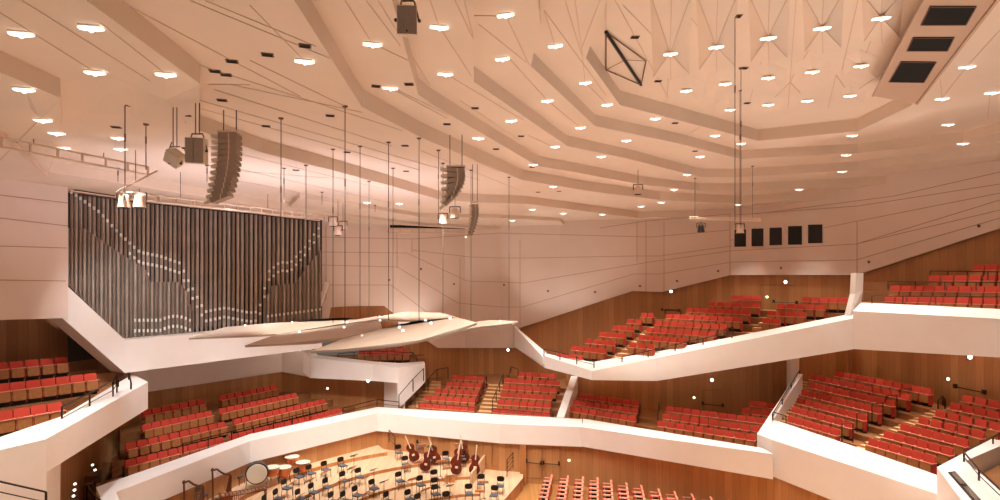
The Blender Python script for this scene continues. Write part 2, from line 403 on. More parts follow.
# white wall strip under the gallery, over the terrace below the organ
LW = [(100, 33.8), (148, 36.5), (282, 44.5), (309, 44.6), (403, 44)]
wall('wall_terrace_strip', LW, [-4.2, -4.3, -4.4, -5.7, -6.2], [yz(100, 33.8, 400), yz(148, 36.5, 392), yz(282, 44.5, 372), yz(309, 44.6, 377), yz(403, 44, 383)], 'plaster', .25)
wall('wall_terrace_panelling', [(x, d+.3) for x, d in LW[1:]], [-6.2, -6.5, -6.6, -6.9], [-12]*4, 'wood', .2)
wall('wall_terrace_corner', [(384, 43.7), (403, 42.6)], [yz(384, 43.7, 382), yz(403, 42.6, 383)], [-9.6]*2, 'plaster', .2)

# balcony with the small seat block left of the choir
o = [D(303, 351, 43), D(310, 358, 43.2), D(373, 364, 42.8), D(398, 368, 42), D(425, 364.6, 43.6)]
i = [D(307, 346, 44.3), D(318, 355, 44.6), D(374, 361.4, 44.2), D(400, 363, 43.6), D(424, 361.4, 44.6)]
parapet('wall_parapet_small_balcony', o, i, [yz(303, 43, 372), yz(310, 43.2, 378), yz(373, 42.8, 381), yz(398, 42, 383), yz(425, 43.6, 381)])
# stair side wall running down from that balcony
mb = MB(); a = [D(398, 368, 42), D(425, 365, 43.6), D(425.5, 382, 43.6), D(399, 408, 42)]
mb.hexa([p+Vector((-.12, .1, 0)) for p in a], a, 'white'); struct('wall_stair_side', mb)

# choir terrace and stage parapets
LZ = -8.9
def led(l, z): return [Z(x, y, z) for x, y in l]
o = led([(126, 515), (116, 492), (250, 441), (377, 413)], LZ)+led([(500, 424), (582, 427)], LZ)
i = led([(106, 512), (96, 487), (250, 434), (377, 407)], LZ)+led([(500, 414.5), (582, 419)], LZ)
parapet('wall_parapet_stage', o, i, [-10.1]*6)
o = led([(556, 426), (582, 427), (650, 437), (773, 454)], LZ)
o[0] = o[1]+Vector((-1.2, .2, 0))
o = o[1:]
i = led([(583, 418.6), (650, 429.6), (762, 448)], LZ)
parapet('wall_parapet_low_terrace', o, i, [-10.08, -10.1, -10.2])
o = [Z(757, 434, -8.3), Z(773, 440, -8.3), Z(850, 465, -8.3), Z(943, 496, -8.3)]
i = [Z(772, 419, -7.8), Z(790, 425, -7.8), Z(850, 445, -7.8), Z(940, 476, -7.8)]
parapet('wall_parapet_steep_terrace', o, i, [-10.2]*4)
# white divider walls running up the slopes
def divider(name, a, b, w, drop):
    mb = MB(); s = Vector((w, 0, 0)); dn = Vector((0, 0, -drop))
    mb.hexa([a+dn, a+s+dn, b+s+dn, b+dn], [a, a+s, b+s, b], 'white'); struct(name, mb)
divider('wall_divider_choir', D(556.5, 417, 38.6), D(571, 376, 43.4), .5, 1.15)
divider('wall_divider_steep', Z(757, 434, -8.3), D(796.5, 374, 37), .38, 1.2)

# upper middle balcony: prow and rising parapet
o = [D(516, 336, 49.2), D(545, 356, 41.2), D(592, 371, 37.5), D(657, 358, 37.4), D(857, 317.5, 32.5)]
i = [D(521, 331, 49.4), D(548, 354, 42), D(592, 362, 38.7), D(657, 351.5, 38.6), D(857, 312.5, 33.5)]
parapet('wall_parapet_upper', o, i, [yz(0, 49.2, 348), yz(0, 41.2, 368), yz(0, 37.5, 380), yz(0, 37.4, 381), yz(0, 32.5, 348.6)])
mb = MB(); a = [D(516, 326, 49.3), D(545, 357, 41.3), D(545, 364, 41.3), D(516, 347, 49.3)]
mb.hexa([p+Vector((-.15, .1, 0)) for p in a], a, 'white'); struct('wall_prow_side', mb)
o = [D(853, 311, 32.4), D(1000, 318.7, 26), D(1200, 329, 20)]
i = [D(861, 302.5, 33.4), D(1000, 309, 27), D(1200, 317, 21)]
parapet('wall_parapet_top', o, i, [yz(0, 32.4, 349), yz(0, 26, 357.5), yz(0, 20, 375)])
# pillars
mb = MB(); a, b = D(856, 273, 33.4), D(863.5, 273, 33.4)
c0, c1 = D(849.5, 316, 33.2), D(861, 309, 33.4)
mid0, mid1 = D(855, 294, 33.4), D(863, 290, 33.4); t = Vector((0, .5, 0))
mb.hexa([mid0, mid1, mid1+t, mid0+t], [a, b, b+t, a+t], 'white'); mb.hexa([c0, c1, c1+t, c0+t], [mid0, mid1, mid1+t, mid0+t], 'white'); struct('wall_pillar_upper', mb)
mb = MB(); a, b = D(790.5, 350, 37.6), D(799.5, 350, 37.6); c0, c1 = D(790.5, 392, 37.6), D(799, 380, 37.6)
mb.hexa([c0, c1, c1+t, c0+t], [a, b, b+t, a+t], 'white'); struct('wall_pillar_lower', mb)

# panelled walls behind the low terraces
BW = [(566, 45), (577, 43.4), (660, 41.4), (772, 38.9), (797, 38.8), (850, 38.2), (935, 32.4), (1000, 29.3), (1200, 22.5)]
BY = [372, 371, 371, 352, 344, 330, 333, 338, 348]
wall('wall_low_terrace_panelling', BW, [yz(0, d, y) for (x, d), y in zip(BW, BY)], [-9.6]*len(BW), 'wood', .2)
# panelled walls of the stage and stalls
W1 = [(128, 22.9), (117, 25.5), (250, 33.5), (378, 40.5), (500, 37.4), (582, 36.65), (773, 31.15), (850, 27.2), (960, 22.3)]
wall('wall_stage_panelling', W1, [-9.7]*len(W1), [-12.65]*len(W1), 'wood', .2)
mb = MB(); p = PL(522, 37.15); mb.box((p.x+.05, p.y-.15, CZ-11.38), (.36, .4, 2.5), 'riser'); struct('wall_stage_pillar', mb)

# left balcony parapet
o = [Z(-60, 474, -5.0), Z(0, 450, -5.0), Z(46, 439, -5.0), Z(46.6, 438.7, -5.0), Z(148, 382, -5.0)]
i = [Z(-60, 460, -5.0), Z(0, 437, -5.0), Z(60, 417, -5.0), Z(61, 416.5, -5.0), Z(133, 374, -4.9)]
parapet('wall_parapet_left', o, i, [-8.6, -8.6, -8.6, -6.05, -6.3])
wall('wall_left_lower_panelling', [(46, 19.5), (62, 25), (85, 31), (148, 36.4)], [yz(0, 19.5, 452), yz(0, 25, 446), yz(0, 31, 436), yz(0, 36.4, 398)], [-12.6]*4, 'wood', .15)

# stage and stalls floors
mb = MB(); mb.prism([(-60, 8), (60, 8), (60, 46), (-60, 46)], -.3, 0, 'parquet'); struct('floor', mb)
c = Vector((-1, 28)); ZST = -11.9
sp = [Z(523, 478, ZST).xy, PL(523, 37.35), PL(378, 40.7), PL(250, 33.7), PL(118, 25.7), Vector((-19, 18)), Z(440, 575, ZST).xy]
mb = MB(); mb.prism([tuple(p) for p in sp], .01, CZ+ZST, 'riser', top='stage'); struct('floor_stage', mb)
def ring(R, z0, z1, a0, a1, R2=17.5):
    mb = MB(); n = 26
    inn = [(c.x+R*math.cos(math.radians(a0+(a1-a0)*i/n)), c.y+R*math.sin(math.radians(a0+(a1-a0)*i/n))) for i in range(n+1)]
    out = [(c.x+R2*math.cos(math.radians(a0+(a1-a0)*i/n)), c.y+R2*math.sin(math.radians(a0+(a1-a0)*i/n))) for i in range(n, -1, -1)]
    mb.prism(inn+out, CZ+z0, CZ+z1, 'riser', top='stage'); struct('floor_stage_riser', mb)
STEPS = [(5.0, -11.75), (7.4, -11.58), (10.0, -11.38), (12.6, -11.15)]
for k, (R, z) in enumerate(STEPS): ring(R, ZST, z, 91 if k < 3 else 120, 208)
def stage_z(x, y):
    r = math.hypot(x-c.x, y-c.y); a = math.degrees(math.atan2(y-c.y, x-c.x)) % 360; z = ZST
    for k, (R, zz) in enumerate(STEPS):
        if r > R and (91 if k < 3 else 120) <= a <= 208: z = zz
    return z
def on_stage(px, py, h=0):
    """point of the stage whose spot h metres above the boards is seen at px, py"""
    z = ZST
    for _ in range(8):
        q = Z(px, py, z+h); z = .5*z+.5*stage_z(q.x, q.y)
    q = Z(px, py, z+h); return Vector((q.x, q.y, CZ+stage_z(q.x, q.y)))

# ---------------------------------------------------------------- seats
class Block:
    def __init__(s, A1, B1, z1, A2, B2, z2, n, depth=None):
        s.n = n; s.z1, s.z2 = z1, z2
        if z1 is not None and not depth:
            s.A1, s.B1, s.A2, s.B2 = [Z(*p, z).xy for p, z in ((A1, z1), (B1, z1), (A2, z2), (B2, z2))]
        else: s.A1, s.B1, s.A2, s.B2 = [PL(*p) for p in (A1, B1, A2, B2)]
    def line(s, k):
        t = k/(s.n-1); return s.A1.lerp(s.A2, t), s.B1.lerp(s.B2, t)
    def zt(s, k): return s.z1+(s.z2-s.z1)*k/(s.n-1)
    def normal(s, k):
        A, B = s.line(k); e = (B-A).normalized(); q = Vector((-e.y, e.x))
        return -q if q.dot(A) > 0 else q
    def at(s, k, px, off=0):
        A, B = s.line(k); nn = s.normal(k); A = A+nn*off; B = B+nn*off
        r = (px-500)/F; den = (B.x-A.x)-r*(B.y-A.y); t = (r*A.y-A.x)/den
        return A+(B-A)*t
SEATS = []
TH = .93
def fill(b, rows, where, group, keep=None, pitch=.55):
    for k, secs in enumerate(rows):
        nn = b.normal(k); rz = math.atan2(nn.y, nn.x)+math.pi/2; cnt = 0
        for x0, x1 in secs:
            P, Q = b.at(k, x0), b.at(k, x1); L = (Q-P).length; n = max(1, int(L/pitch+.35)); e = (Q-P).normalized()
            for i in range(n):
                p = P+e*(L/n*(i+.5))
                if keep and not keep(p): continue
                SEATS.append(dict(p=Vector((p.x, p.y, CZ+b.zt(k)-TH)), rz=rz, label='%s red seat from the organ end, %s row of the %s' % (ordw(cnt), ordw(k), where), group=group)); cnt += 1
def tiers(name, b, lo, hi, first=1.0, back=1.3, thick=.62, mat='tier', ext=None):
    """one wooden step under each row, between the sight lines lo and hi"""
    for k in range(b.n):
        f0 = first if k == 0 else .55
        x0, x1 = (ext[k] if ext else (lo, hi))
        a, d_ = b.at(k, x0, f0), b.at(k, x1, f0)
        if k < b.n-1:
            e = (b.B1-b.A1).normalized()
            g, h = b.at(k+1, x0, .53), b.at(k+1, x1, .53)
        else: g, h = b.at(k, x0, -back), b.at(k, x1, -back)
        mb = MB(); mb.prism([tuple(a), tuple(d_), tuple(h), tuple(g)], CZ+b.zt(k)-TH-thick, CZ+b.zt(k)-TH, 'tier', top='tier'); struct(name, mb)
def stairs(name, b, cols, half=True, w='step', first=.9):
    """pale steps up an aisle: cols = (x0, x1) sight lines for each row"""
    mb = MB(); nsub = 3 if not half else 2
    for k in range(1 if b.n == 10 else 0, b.n-1):
        (x0, x1), (y0, y1) = cols[k], cols[k+1]
        for j in range(nsub):
            t0, t1 = j/nsub, (j+1)/nsub
            f = .62
            def pt(xa, xb, t): return b.at(k, xa, f).lerp(b.at(k+1, xb, f), t)
            a, b1, c1, d1 = pt(x0, y0, t0), pt(x1, y1, t0), pt(x1, y1, t1), pt(x0, y0, t1)
            z = b.zt(k)-TH+(b.zt(k+1)-b.zt(k))*(j+1)/nsub+.012
            mb.prism([tuple(a), tuple(b1), tuple(c1), tuple(d1)], CZ+z-.5, CZ+z, 'riser', top='step')
    struct(name, mb)

# balcony beside the organ (left edge)
LB = Block((0, 412), (63, 402), -4.65, (0, 363), (67, 357), -3.75, 3)
fill(LB, [[(-24, 63)], [(-24, 97)], [(-24, 68)]], 'balcony beside the organ', 'seats on the balcony beside the organ')
tiers('floor_balcony_left', LB, -40, 128, .9, 1.6, ext=[(-40, 76), (-40, 112), (-40, 124)])
# terrace below the organ
LL = Block((125, 461), (342, 408), -9.0, (142, 411), (275, 385), -7.45, 4)
fill(LL, [[(125, 224), (230, 342)], [(125, 226), (233, 326)], [(142, 212), (219, 297)], [(142, 205), (219, 277)]], 'terrace below the organ', 'seats on the terrace below the organ')
tiers('floor_terrace_organ', LL, 112, 345, 1.5, 2.5, ext=[(96, 378), (112, 376), (120, 350), (120, 330)])
# choir terrace
CH = Block((420, 403), (554, 412), -8.7, (420, 367), (555, 374), -7.0, 6)
fill(CH, [[(418, 476), (492, 550)], [(424, 476), (497, 551)], [(434, 479), (500, 552)], [(446, 482), (502, 557)], [(451, 485), (504, 560)], [(518, 556)]], 'choir terrace', 'seats on the choir terrace')
tiers('floor_terrace_choir', CH, 400, 562, 1.3, 4.5, ext=[(399, 558), (404, 560), (410, 562), (416, 565), (424, 567), (432, 570)])
stairs('stairs_choir_middle', CH, [(477.5, 491), (478, 495), (481, 498), (484, 500.5), (487, 502), (489, 503)])
stairs('stairs_choir_side', CH, [(402, 415), (408, 421), (415, 430), (421, 437), (428, 441), (433, 441)])
# low terraces
RA = Block((566, 406), (638, 417), -8.55, (577, 393.6), (640, 401.6), -8.0, 3)
fill(RA, [[(567, 636)], [(573, 638)], [(577, 640)]], 'short low terrace', 'seats on the short low terrace')
tiers('floor_terrace_low', RA, 560, 650, 1.0, 2.6, ext=[(562, 657), (566, 659), (570, 662)])
RB = Block((659, 421), (755, 435), -8.55, (666, 392), (765, 402.5), -7.45, 5)
fill(RB, [[(657, 756)], [(662, 761)], [(666, 766)], [(741, 772)], [(749, 776)]], 'long low terrace', 'seats on the long low terrace')
tiers('floor_terrace_low', RB, 657, 764, 1.0, 1.0, ext=[(656, 760), (658, 764), (661, 768), (738, 776), (746, 782)])
mb = MB()
for (x0, x1, y0, y1, z) in ((641, 655, 417, 424, -9.45), (642, 657, 409, 416, -9.2), (645, 660, 403, 409, -8.95)):
    a = [Z(x0, y1, z), Z(x1, y1+1.5, z), Z(x1+2, y0+1.5, z), Z(x0+2, y0, z)]
    mb.prism([tuple(p.xy) for p in a], CZ+z-.5, CZ+z, 'riser', top='step')
struct('stairs_low_terrace', mb)
# steep terrace
RR = Block((785, 415), (850, 433), -7.5, (835, 371), (931, 389), -5.6, 7)
fill(RR, [[(787, 839), (868, 935)], [(791, 853), (883, 953)], [(796, 867), (900, 968)], [(801, 881), (917, 985)], [(809, 895), (934, 1003)], [(810, 910), (949, 1014)], [(835, 932), (961, 1016)]], 'steep terrace', 'seats on the steep terrace')
tiers('floor_terrace_steep', RR, 780, 1000, .9, 1.1, ext=[(776, 938), (780, 953), (784, 968), (788, 985), (792, 1002), (797, 1016), (803, 1030)])
stairs('stairs_steep_aisle', RR, [(844, 864), (859, 877), (874, 894), (888, 911), (903, 928), (919, 943), (934, 958)], half=False)
stairs('stairs_steep_side', RR, [(778, 786), (780, 790), (783, 795), (787, 800), (792, 806), (796, 809), (800, 812)], half=False)
# upper balcony
UM = Block((556, 41), (600, 38.5), -4.95, (731, 42), (848, 36.6), -1.1, 10, depth=True)
par_a, par_b = PL(592, 38.9), PL(857, 33.7)
def behind_upper(p):
    e = (par_b-par_a).normalized(); q = Vector((-e.y, e.x)); q = q if q.y > 0 else -q
    return (p-par_a).dot(q) > .35
fill(UM, [[(557, 596)], [(571, 606), (620, 634)], [(585, 615), (628, 655)], [(599, 625), (638, 686)], [(612, 634), (646, 716)], [(626, 642), (655, 728)], [(641, 654), (666, 742), (762, 780)],
          [(686, 750), (767, 806)], [(708, 760), (776, 826)], [(731, 760), (802, 848)]], 'upper balcony', 'seats on the upper balcony', keep=behind_upper)
def clipped(b, k, x0, x1, name, thick):
    pass
for k in range(UM.n):
    f0 = .5 if k == 0 else .55
    x1 = [592, 640, 668, 700, 735, 765, 795, 820, 845, 856][k]; x0 = [557, 560, 573, 586, 598, 612, 628, 650, 690, 715][k]
    a, d_ = UM.at(k, x0, f0), UM.at(k, x1, f0)
    g, h = (UM.at(k+1, x0, .53), UM.at(k+1, x1, .53)) if k < UM.n-1 else (UM.at(k, x0, -1.2), UM.at(k, x1, -1.2))
    pts = [a, d_, h, g]; e = (par_b-par_a).normalized(); q = Vector((-e.y, e.x)); q = q if q.y > 0 else -q
    out = []
    for i in range(4):                                   # keep what lies behind the parapet
        A, B = pts[i], pts[(i+1) % 4]; da, db = (A-par_a).dot(q), (B-par_a).dot(q)
        if da >= 0: out.append(A)
        if (da >= 0) != (db >= 0): out.append(A+(B-A)*(da/(da-db)))
    if len(out) >= 3:
        mb = MB(); mb.prism([tuple(p) for p in out], CZ+UM.zt(k)-TH-(.25 if k < 2 else .6), CZ+UM.zt(k)-TH, 'tier', top='tier'); struct('floor_balcony_upper', mb)
UM_ST = 1
stairs('stairs_upper_aisle', UM, [(600, 612), (606.5, 619), (616, 627), (626, 637), (635, 645), (643, 654), (654, 665), (672, 685), (690, 706), (708, 728)])
mb = MB()
for j in range(5):
    x = 740+j*6; y = 336-j*4.2; z = -3.55+j*.28
    a = [D(x, 0, 36.6+j*.45), D(x+16, 0, 36.1+j*.45), D(x+19, 0, 36.6+j*.45), D(x+3, 0, 37.1+j*.45)]
    mb.prism([tuple(p.xy) for p in a], CZ+z-.4, CZ+z, 'riser', top='step')
struct('stairs_upper_second_aisle', mb)
# top balcony
UR = Block((886, 32.7), (1000, 28.5), -.88, (886, 35.1), (1000, 30.8), .8, 4, depth=True)
fill(UR, [[(884, 1012)], [(890, 1012)], [(928, 1012)], [(972, 1012)]], 'top balcony past the pillar', 'seats on the top balcony')
tiers('floor_balcony_top', UR, 864, 1020, .5, 1.0, ext=[(880, 1150), (864, 1150), (864, 1150), (864, 1150)], thick=.7)
# small balcony left of the choir
US = Block((345, 45.4), (412, 45.6), -5.35, (345, 46.2), (412, 46.4), -5.0, 2, depth=True)
fill(US, [[(358, 410)], [(372, 404)]], 'small balcony over the stairs', 'seats on the small balcony')
tiers('floor_balcony_small', US, 318, 424, .6, 1.2, thick=.4)

def seat_parts():
    b = MB(); b.bev((0, .04, .72), (.49, .09, .44), .05, 'red', rx=-.12)
    sh = MB(); sh.bev((0, .115, .66), (.5, .03, .52), .05, 'shell', rx=-.12)
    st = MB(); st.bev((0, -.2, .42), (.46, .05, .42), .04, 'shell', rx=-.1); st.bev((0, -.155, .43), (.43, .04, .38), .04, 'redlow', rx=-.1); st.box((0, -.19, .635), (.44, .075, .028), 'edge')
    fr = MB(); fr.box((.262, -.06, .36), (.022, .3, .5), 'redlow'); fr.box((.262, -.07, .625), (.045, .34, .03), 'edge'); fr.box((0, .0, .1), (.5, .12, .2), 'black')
    return b, sh, st, fr
seat_mb = seat_parts()
SEATS.sort(key=lambda s: (s['p']-Vector((0, 0, CZ))).length)
root = None; stuff = MB()
seat_meshes = None
for i, s in enumerate(SEATS):
    if i < 300:
        if root is None:
            root = empty('auditorium_seat', s['p'], s['label'], 'seat', s['group'], s['rz'])
            ch = [seat_mb[0].build('backrest', root), seat_mb[1].build('back_shell', root), seat_mb[2].build('folded_seat', root), seat_mb[3].build('armrest_frame', root)]
            PARTS[root.name] = ch
        else: copy_thing(root, s['p'], s['rz'], s['label'], s['group'])
    else:
        T = Matrix.Translation(s['p']) @ Matrix.Rotation(s['rz'], 4, 'Z')
        for mbp in seat_mb:
            off = len(stuff.v); stuff.v += [tuple(T @ Vector(v)) for v in mbp.v]; stuff.f += [[off+j for j in f] for f in mbp.f]; stuff.m += mbp.m; stuff.uv += mbp.uv
tag(stuff.build('auditorium_seat_rows', kind='stuff'), 'the farthest rows of small red seats on the choir and upper terraces', 'seats', 'far seat rows')
if 0:
    for i in range(len(SEATS)):
        for j in range(i):
            if (SEATS[i]['p']-SEATS[j]['p']).length < .47: print('CLOSE', SEATS[i]['label'], '|', SEATS[j]['label'])

# seats of the stalls, seen from the side in long rows
ss = [MB() for _ in range(3)]
ss[0].bev((0, .19, .62), (.5, .08, .4), .03, 'red', rx=-.12); ss[0].box((0, .18, .835), (.54, .1, .03), 'edge')
ss[1].box((0, -.08, .44), (.46, .42, .07), 'dark')  # seat coloured near-black to give the dark gap before the backrest
ss[2].box((.27, -.03, .62), (.1, .5, .045), 'edge'); ss[2].box((-.27, -.03, .62), (.1, .5, .045), 'edge'); ss[2].box((0, -.3, .48), (.5, .08, .06), 'redlow'); ss[2].box((.25, -.2, .3), (.04, .05, .6), 'edge'); ss[2].box((-.25, -.2, .3), (.04, .05, .6), 'edge')
ss[2].box((.25, .17, .32), (.04, .05, .64), 'edge'); ss[2].box((-.25, .17, .32), (.04, .05, .64), 'edge')
sroot = None
ROW = [(549, 473), (565, 474), (580, 475), (594.5, 476), (608, 478.5), (623, 481), (638, 483.5), (655, 487), (671, 489.5), (688, 492), (707, 495), (725, 498)]
for r, (x, y) in enumerate(ROW):
    p0 = Z(x, y, -12.6+.93).xy; e = Vector((-.16, -1)).normalized(); nn = Vector((-1, .16)).normalized(); rz = math.atan2(nn.y, nn.x)+math.pi/2
    for j in range(9):
        p = p0+e*(.66*j+.25)
        pz = HY+F*11.7/p.y
        if pz > 508: break
        lab = '%s pink-edged stalls chair from the wall, %s row from the stage steps' % (ordw(j), ordw(r))
        if sroot is None:
            sroot = empty('stalls_chair', (p.x, p.y, 0), lab, 'chair', 'stalls chairs in rows', rz)
            PARTS[sroot.name] = [ss[0].build('backrest', sroot), ss[1].build('seat', sroot), ss[2].build('chair_frame', sroot)]
        else: copy_thing(sroot, (p.x, p.y, 0), rz, lab, 'stalls chairs in rows')

# ---------------------------------------------------------------- pipe organ
organ = empty('pipe_organ', D(190, 338, 33), 'great pipe organ of tall dark tin pipes on the white gallery', 'organ')
OI = organ.matrix_basis.inverted(); OI = Matrix.Translation(-organ.location)
def loc_build(mb, name, root, **k):
    o0 = root.location
    mb.v = [(v[0]-o0.x, v[1]-o0.y, v[2]-o0.z) for v in mb.v]; return mb.build(name, root, **k)
OP = [(60, 27.8), (68, 28.2), (125, 31), (190, 34.2), (250, 37.3), (322, 42.6)]
def opt(px, off=0):
    d = walk_px(OP, px)+off; return PL(px, d)
base_tab = [(66, 283), (125, 341), (190, 337), (250, 332), (322, 327)]
mb = MB(); prev = None
for a, b_ in zip(OP[1:], OP[2:]):
    P, Q = PL(a[0], a[1]+1.0), PL(b_[0], b_[1]+1.0)
    mb.hexa([Vector((P.x, P.y, CZ-4)), Vector((Q.x, Q.y, CZ-4)), Vector((Q.x-.3, Q.y+.4, CZ-4)), Vector((P.x-.3, P.y+.4, CZ-4))], [Vector((P.x, P.y, CZ+4.5)), Vector((Q.x, Q.y, CZ+4.5)), Vector((Q.x-.3, Q.y+.4, CZ+4.5)), Vector((P.x-.3, P.y+.4, CZ+4.5))], 'case')
loc_build(mb, 'case', organ)
for tab_, xs_ in (([(66, 228), (83, 228), (110, 247), (145, 270), (150, 282), (178, 282), (187, 292), (191, 310)], (66, 83, 110, 125, 145, 150, 178, 187, 191)), ([(266, 300), (271, 286), (296, 283), (306, 268), (321, 250)], (266, 271, 296, 306, 321))):
    mb = MB()
    for x0, x1 in zip(xs_, xs_[1:]):
        P, Q = opt(x0, 0), opt(x1, 0); h = lambda x, y: CZ+(HY-y)/F*walk_px(OP, x)
        lo = [Vector((P.x, P.y, h(x0, lerp_tab(base_tab, x0)))), Vector((Q.x, Q.y, h(x1, lerp_tab(base_tab, x1))))]; hi = [Vector((P.x, P.y, h(x0, lerp_tab(tab_, x0)))), Vector((Q.x, Q.y, h(x1, lerp_tab(tab_, x1))))]
        o_ = Vector((-.1, .25, 0)); mb.hexa([lo[0], lo[1], lo[1]+o_, lo[0]+o_], [hi[0], hi[1], hi[1]+o_, hi[0]+o_], 'pipe2')
    loc_build(mb, 'wing_panel', organ)
mb = MB()
for (x0, x1) in ((70, 125), (125, 190), (190, 250), (250, 320)):
    P, Q = opt(x0, -.35), opt(x1, -.35); mb.tube((P.x, P.y, CZ+4.16), (Q.x, Q.y, CZ+4.16), .05, 'truss', 4)
    mb.tube((P.x, P.y+.3, CZ+4.2), (Q.x, Q.y+.3, CZ+4.2), .1, 'black', 4)
loc_build(mb, 'top_rail', organ)
mouth_tab = [(70, 190), (100, 212), (118, 232), (140, 252), (160, 256), (180, 263), (188, 280), (205, 312), (225, 308), (250, 313), (258, 312), (263, 296), (268, 272), (280, 262), (290, 263), (305, 247), (320, 226)]
fl_top = [(66, 228), (83, 228), (110, 247), (145, 270), (150, 282), (178, 282), (187, 292), (191, 310)]
fr_top = [(266, 300), (271, 286), (296, 283), (306, 268), (321, 250)]
def pipe(px, ztop, off, r, mat, mz=None, mrows=1):
    P = opt(px, off); zb = (HY-lerp_tab(base_tab, px))/F*walk_px(OP, px)+.02
    mb = MB(); n = 8
    foot = .55
    mb.tube((P.x, P.y, CZ+zb), (P.x, P.y, CZ+zb+foot), r*.45, mat, n, r)
    mb.tube((P.x, P.y, CZ+zb+foot), (P.x, P.y, CZ+ztop), r, mat, n)
    if mz is not None:
        v = Vector((P.x, P.y, 0)).normalized()
        for j in range(mrows):
            q = Vector((P.x-v.x*r*.9, P.y-v.y*r*.9, CZ+mz-j*.55)); mb.box(q, (r*1.35, .07, .17), 'mouth', rz=math.atan2(v.x, v.y)*-1)
    return mb
cnt = 0
for i in range(56):
    px = 71.5+i*(318.5-71.5)/55; d = walk_px(OP, px); dz = 4.2-random.random()*.03
    my = lerp_tab(mouth_tab, px)
    loc_build(pipe(px, 4.12, .35, d/F*1.62, 'pipe' if i % 3 else 'pipe2', (HY-my)/F*d, 3 if 128 < px < 150 else 2 if 95 < px < 262 and px > 130 or px > 262 else 1), 'pipe', organ)
for i in range(30):
    px = 67.5+i*(190-67.5)/29; d = walk_px(OP, px); zt = (HY-lerp_tab(fl_top, px))/F*d
    my = 320 if px > 132 else None
    if px > 160: my = 320-4*math.sin((px-160)/30*3.14)
    loc_build(pipe(px, zt, -.12, d/F*1.25, 'pipe2' if i % 2 else 'pipe', (HY-my)/F*d if my else None, 2), 'pipe', organ)
for i in range(14):
    px = 268+i*(320-268)/13; d = walk_px(OP, px); zt = (HY-lerp_tab(fr_top, px))/F*d
    loc_build(pipe(px, zt, -.12, d/F*1.25, 'pipe2' if i % 2 else 'pipe', (HY-(316-(px-268)*.13))/F*d, 1), 'pipe', organ)
# side strip of the organ niche
mb = MB(); a = [D(325, 282, 43.6), D(328, 284, 43.6), D(315, 322, 42), D(311, 322, 42)]
mb.hexa([p+Vector((0, .3, 0)) for p in a], a, 'white'); struct('trim_organ_edge', mb)

# ---------------------------------------------------------------- hanging canopy reflectors
CAN = [('lowest and nearest', [(311, 351), (345, 349), (380, 346), (400, 344), (420, 340), (455, 331), (477, 322.5)], [(457, 317.5), (415, 321), (380, 329), (342.5, 339)], 18.0, 21.6),
       ('middle one of the overlapping three', [(245, 345.5), (285, 343.5), (315, 342), (342, 338), (382, 328.5)], [(380, 320), (340, 324.5), (277, 334)], 21.8, 25.0),
       ('longest one, in front of the organ foot', [(189, 338), (240, 336), (277, 334), (340, 324), (380, 319)], [(377, 316), (360, 319.5), (347, 317.5), (315, 319), (272, 323), (225, 327)], 25.2, 28.0),
       ('small one behind the others', [(379, 319.5), (415, 320.5), (440, 318.5), (457, 317)], [(440, 312.5), (405, 311.5), (379, 316.5)], 25, 28),
       ('slim one at the choir side', [(452, 331.5), (480, 326.5), (512, 323.5)], [(518, 321), (490, 320), (478, 321.5)], 22, 25)]
LAMPS_C = [(245, 326), (292, 323), (299.5, 332.5), (347, 323), (344, 328), (362, 337), (379.5, 317.5), (380, 321), (405, 315.5), (403, 331.5), (399.5, 328), (425.5, 321), (431, 324), (450, 319), (500, 322)]
def in2(p, poly): return inside(p, poly)
used_l = set()
for nm, lo, up, d0, d1 in CAN:
    o0 = D(lo[0][0], lo[0][1], d0)
    rt = empty('canopy_reflector', o0, 'cream curved reflector panel hung over the stage, '+nm, 'acoustic reflector', 'canopy reflectors')
    P = [D(x, y, d0+(k/len(lo))*.6) for k, (x, y) in enumerate(lo)]+[D(x, y, d1) for x, y in up]
    n = len(P); mb = MB(); Q = [p+Vector((0, 0, -.07)) for p in P]
    mb.solid(P+Q, [tuple(range(n)), tuple(range(2*n-1, n-1, -1))]+[(i, i+n, (i+1) % n+n, (i+1) % n) for i in range(n)], 'canopy')
    loc_build(mb, 'panel', rt)
    for k, (x, y) in enumerate(LAMPS_C):
        if k in used_l or not in2((x, y), lo+up): continue
        used_l.add(k); ys = sorted(HY for _ in [0]); ylo = lerp_tab(sorted(lo), x); yup = lerp_tab(sorted(up), x)
        t = min(1, max(0, (ylo-y)/max(1, ylo-yup))); q = D(x, y, d0+.3+(d1-d0-.3)*t)+Vector((0, 0, .05))
        mb = MB(); mb.lathe([(.045, -.05), (.045, .0), (.025, .02)], 'lamp', 8, q); loc_build(mb, 'lamp', rt)

# ---------------------------------------------------------------- ceiling fittings
LIGHTS = [(20, 32), (90, 26), (94, 71), (165, 73), (23, 88), (42, 119), (56, 132), (63, 147), (118, 137), (120, 148), (304, 60), (372, 43), (439, 26), (445, 73), (390, 87), (505, 14), (502, 58), (555, 45), (585, 82), (547, 100),
 (607, 104), (511, 120), (478, 137.5), (655, 118), (768, 37), (822, 27), (881, 17), (670, 53), (716, 46), (686, 90), (725, 83), (768, 77), (812, 71), (861, 65), (730, 109), (768, 104), (807, 100), (850, 95), (967, 66), (942, 98), (992, 92),
 (580, 127), (555, 146), (533, 164), (626, 140), (601, 156), (577, 172), (715, 135), (741, 143), (700, 156), (687, 174), (674, 189), (661, 202), (641, 206), (553, 186), (602, 214), (532, 209), (553, 207), (563, 213), (512, 220), (738, 204),
 (852, 135), (846, 154.5), (842, 171), (799, 189), (963, 143), (367, 202), (399, 203), (948, 124)]
GOOD = {}
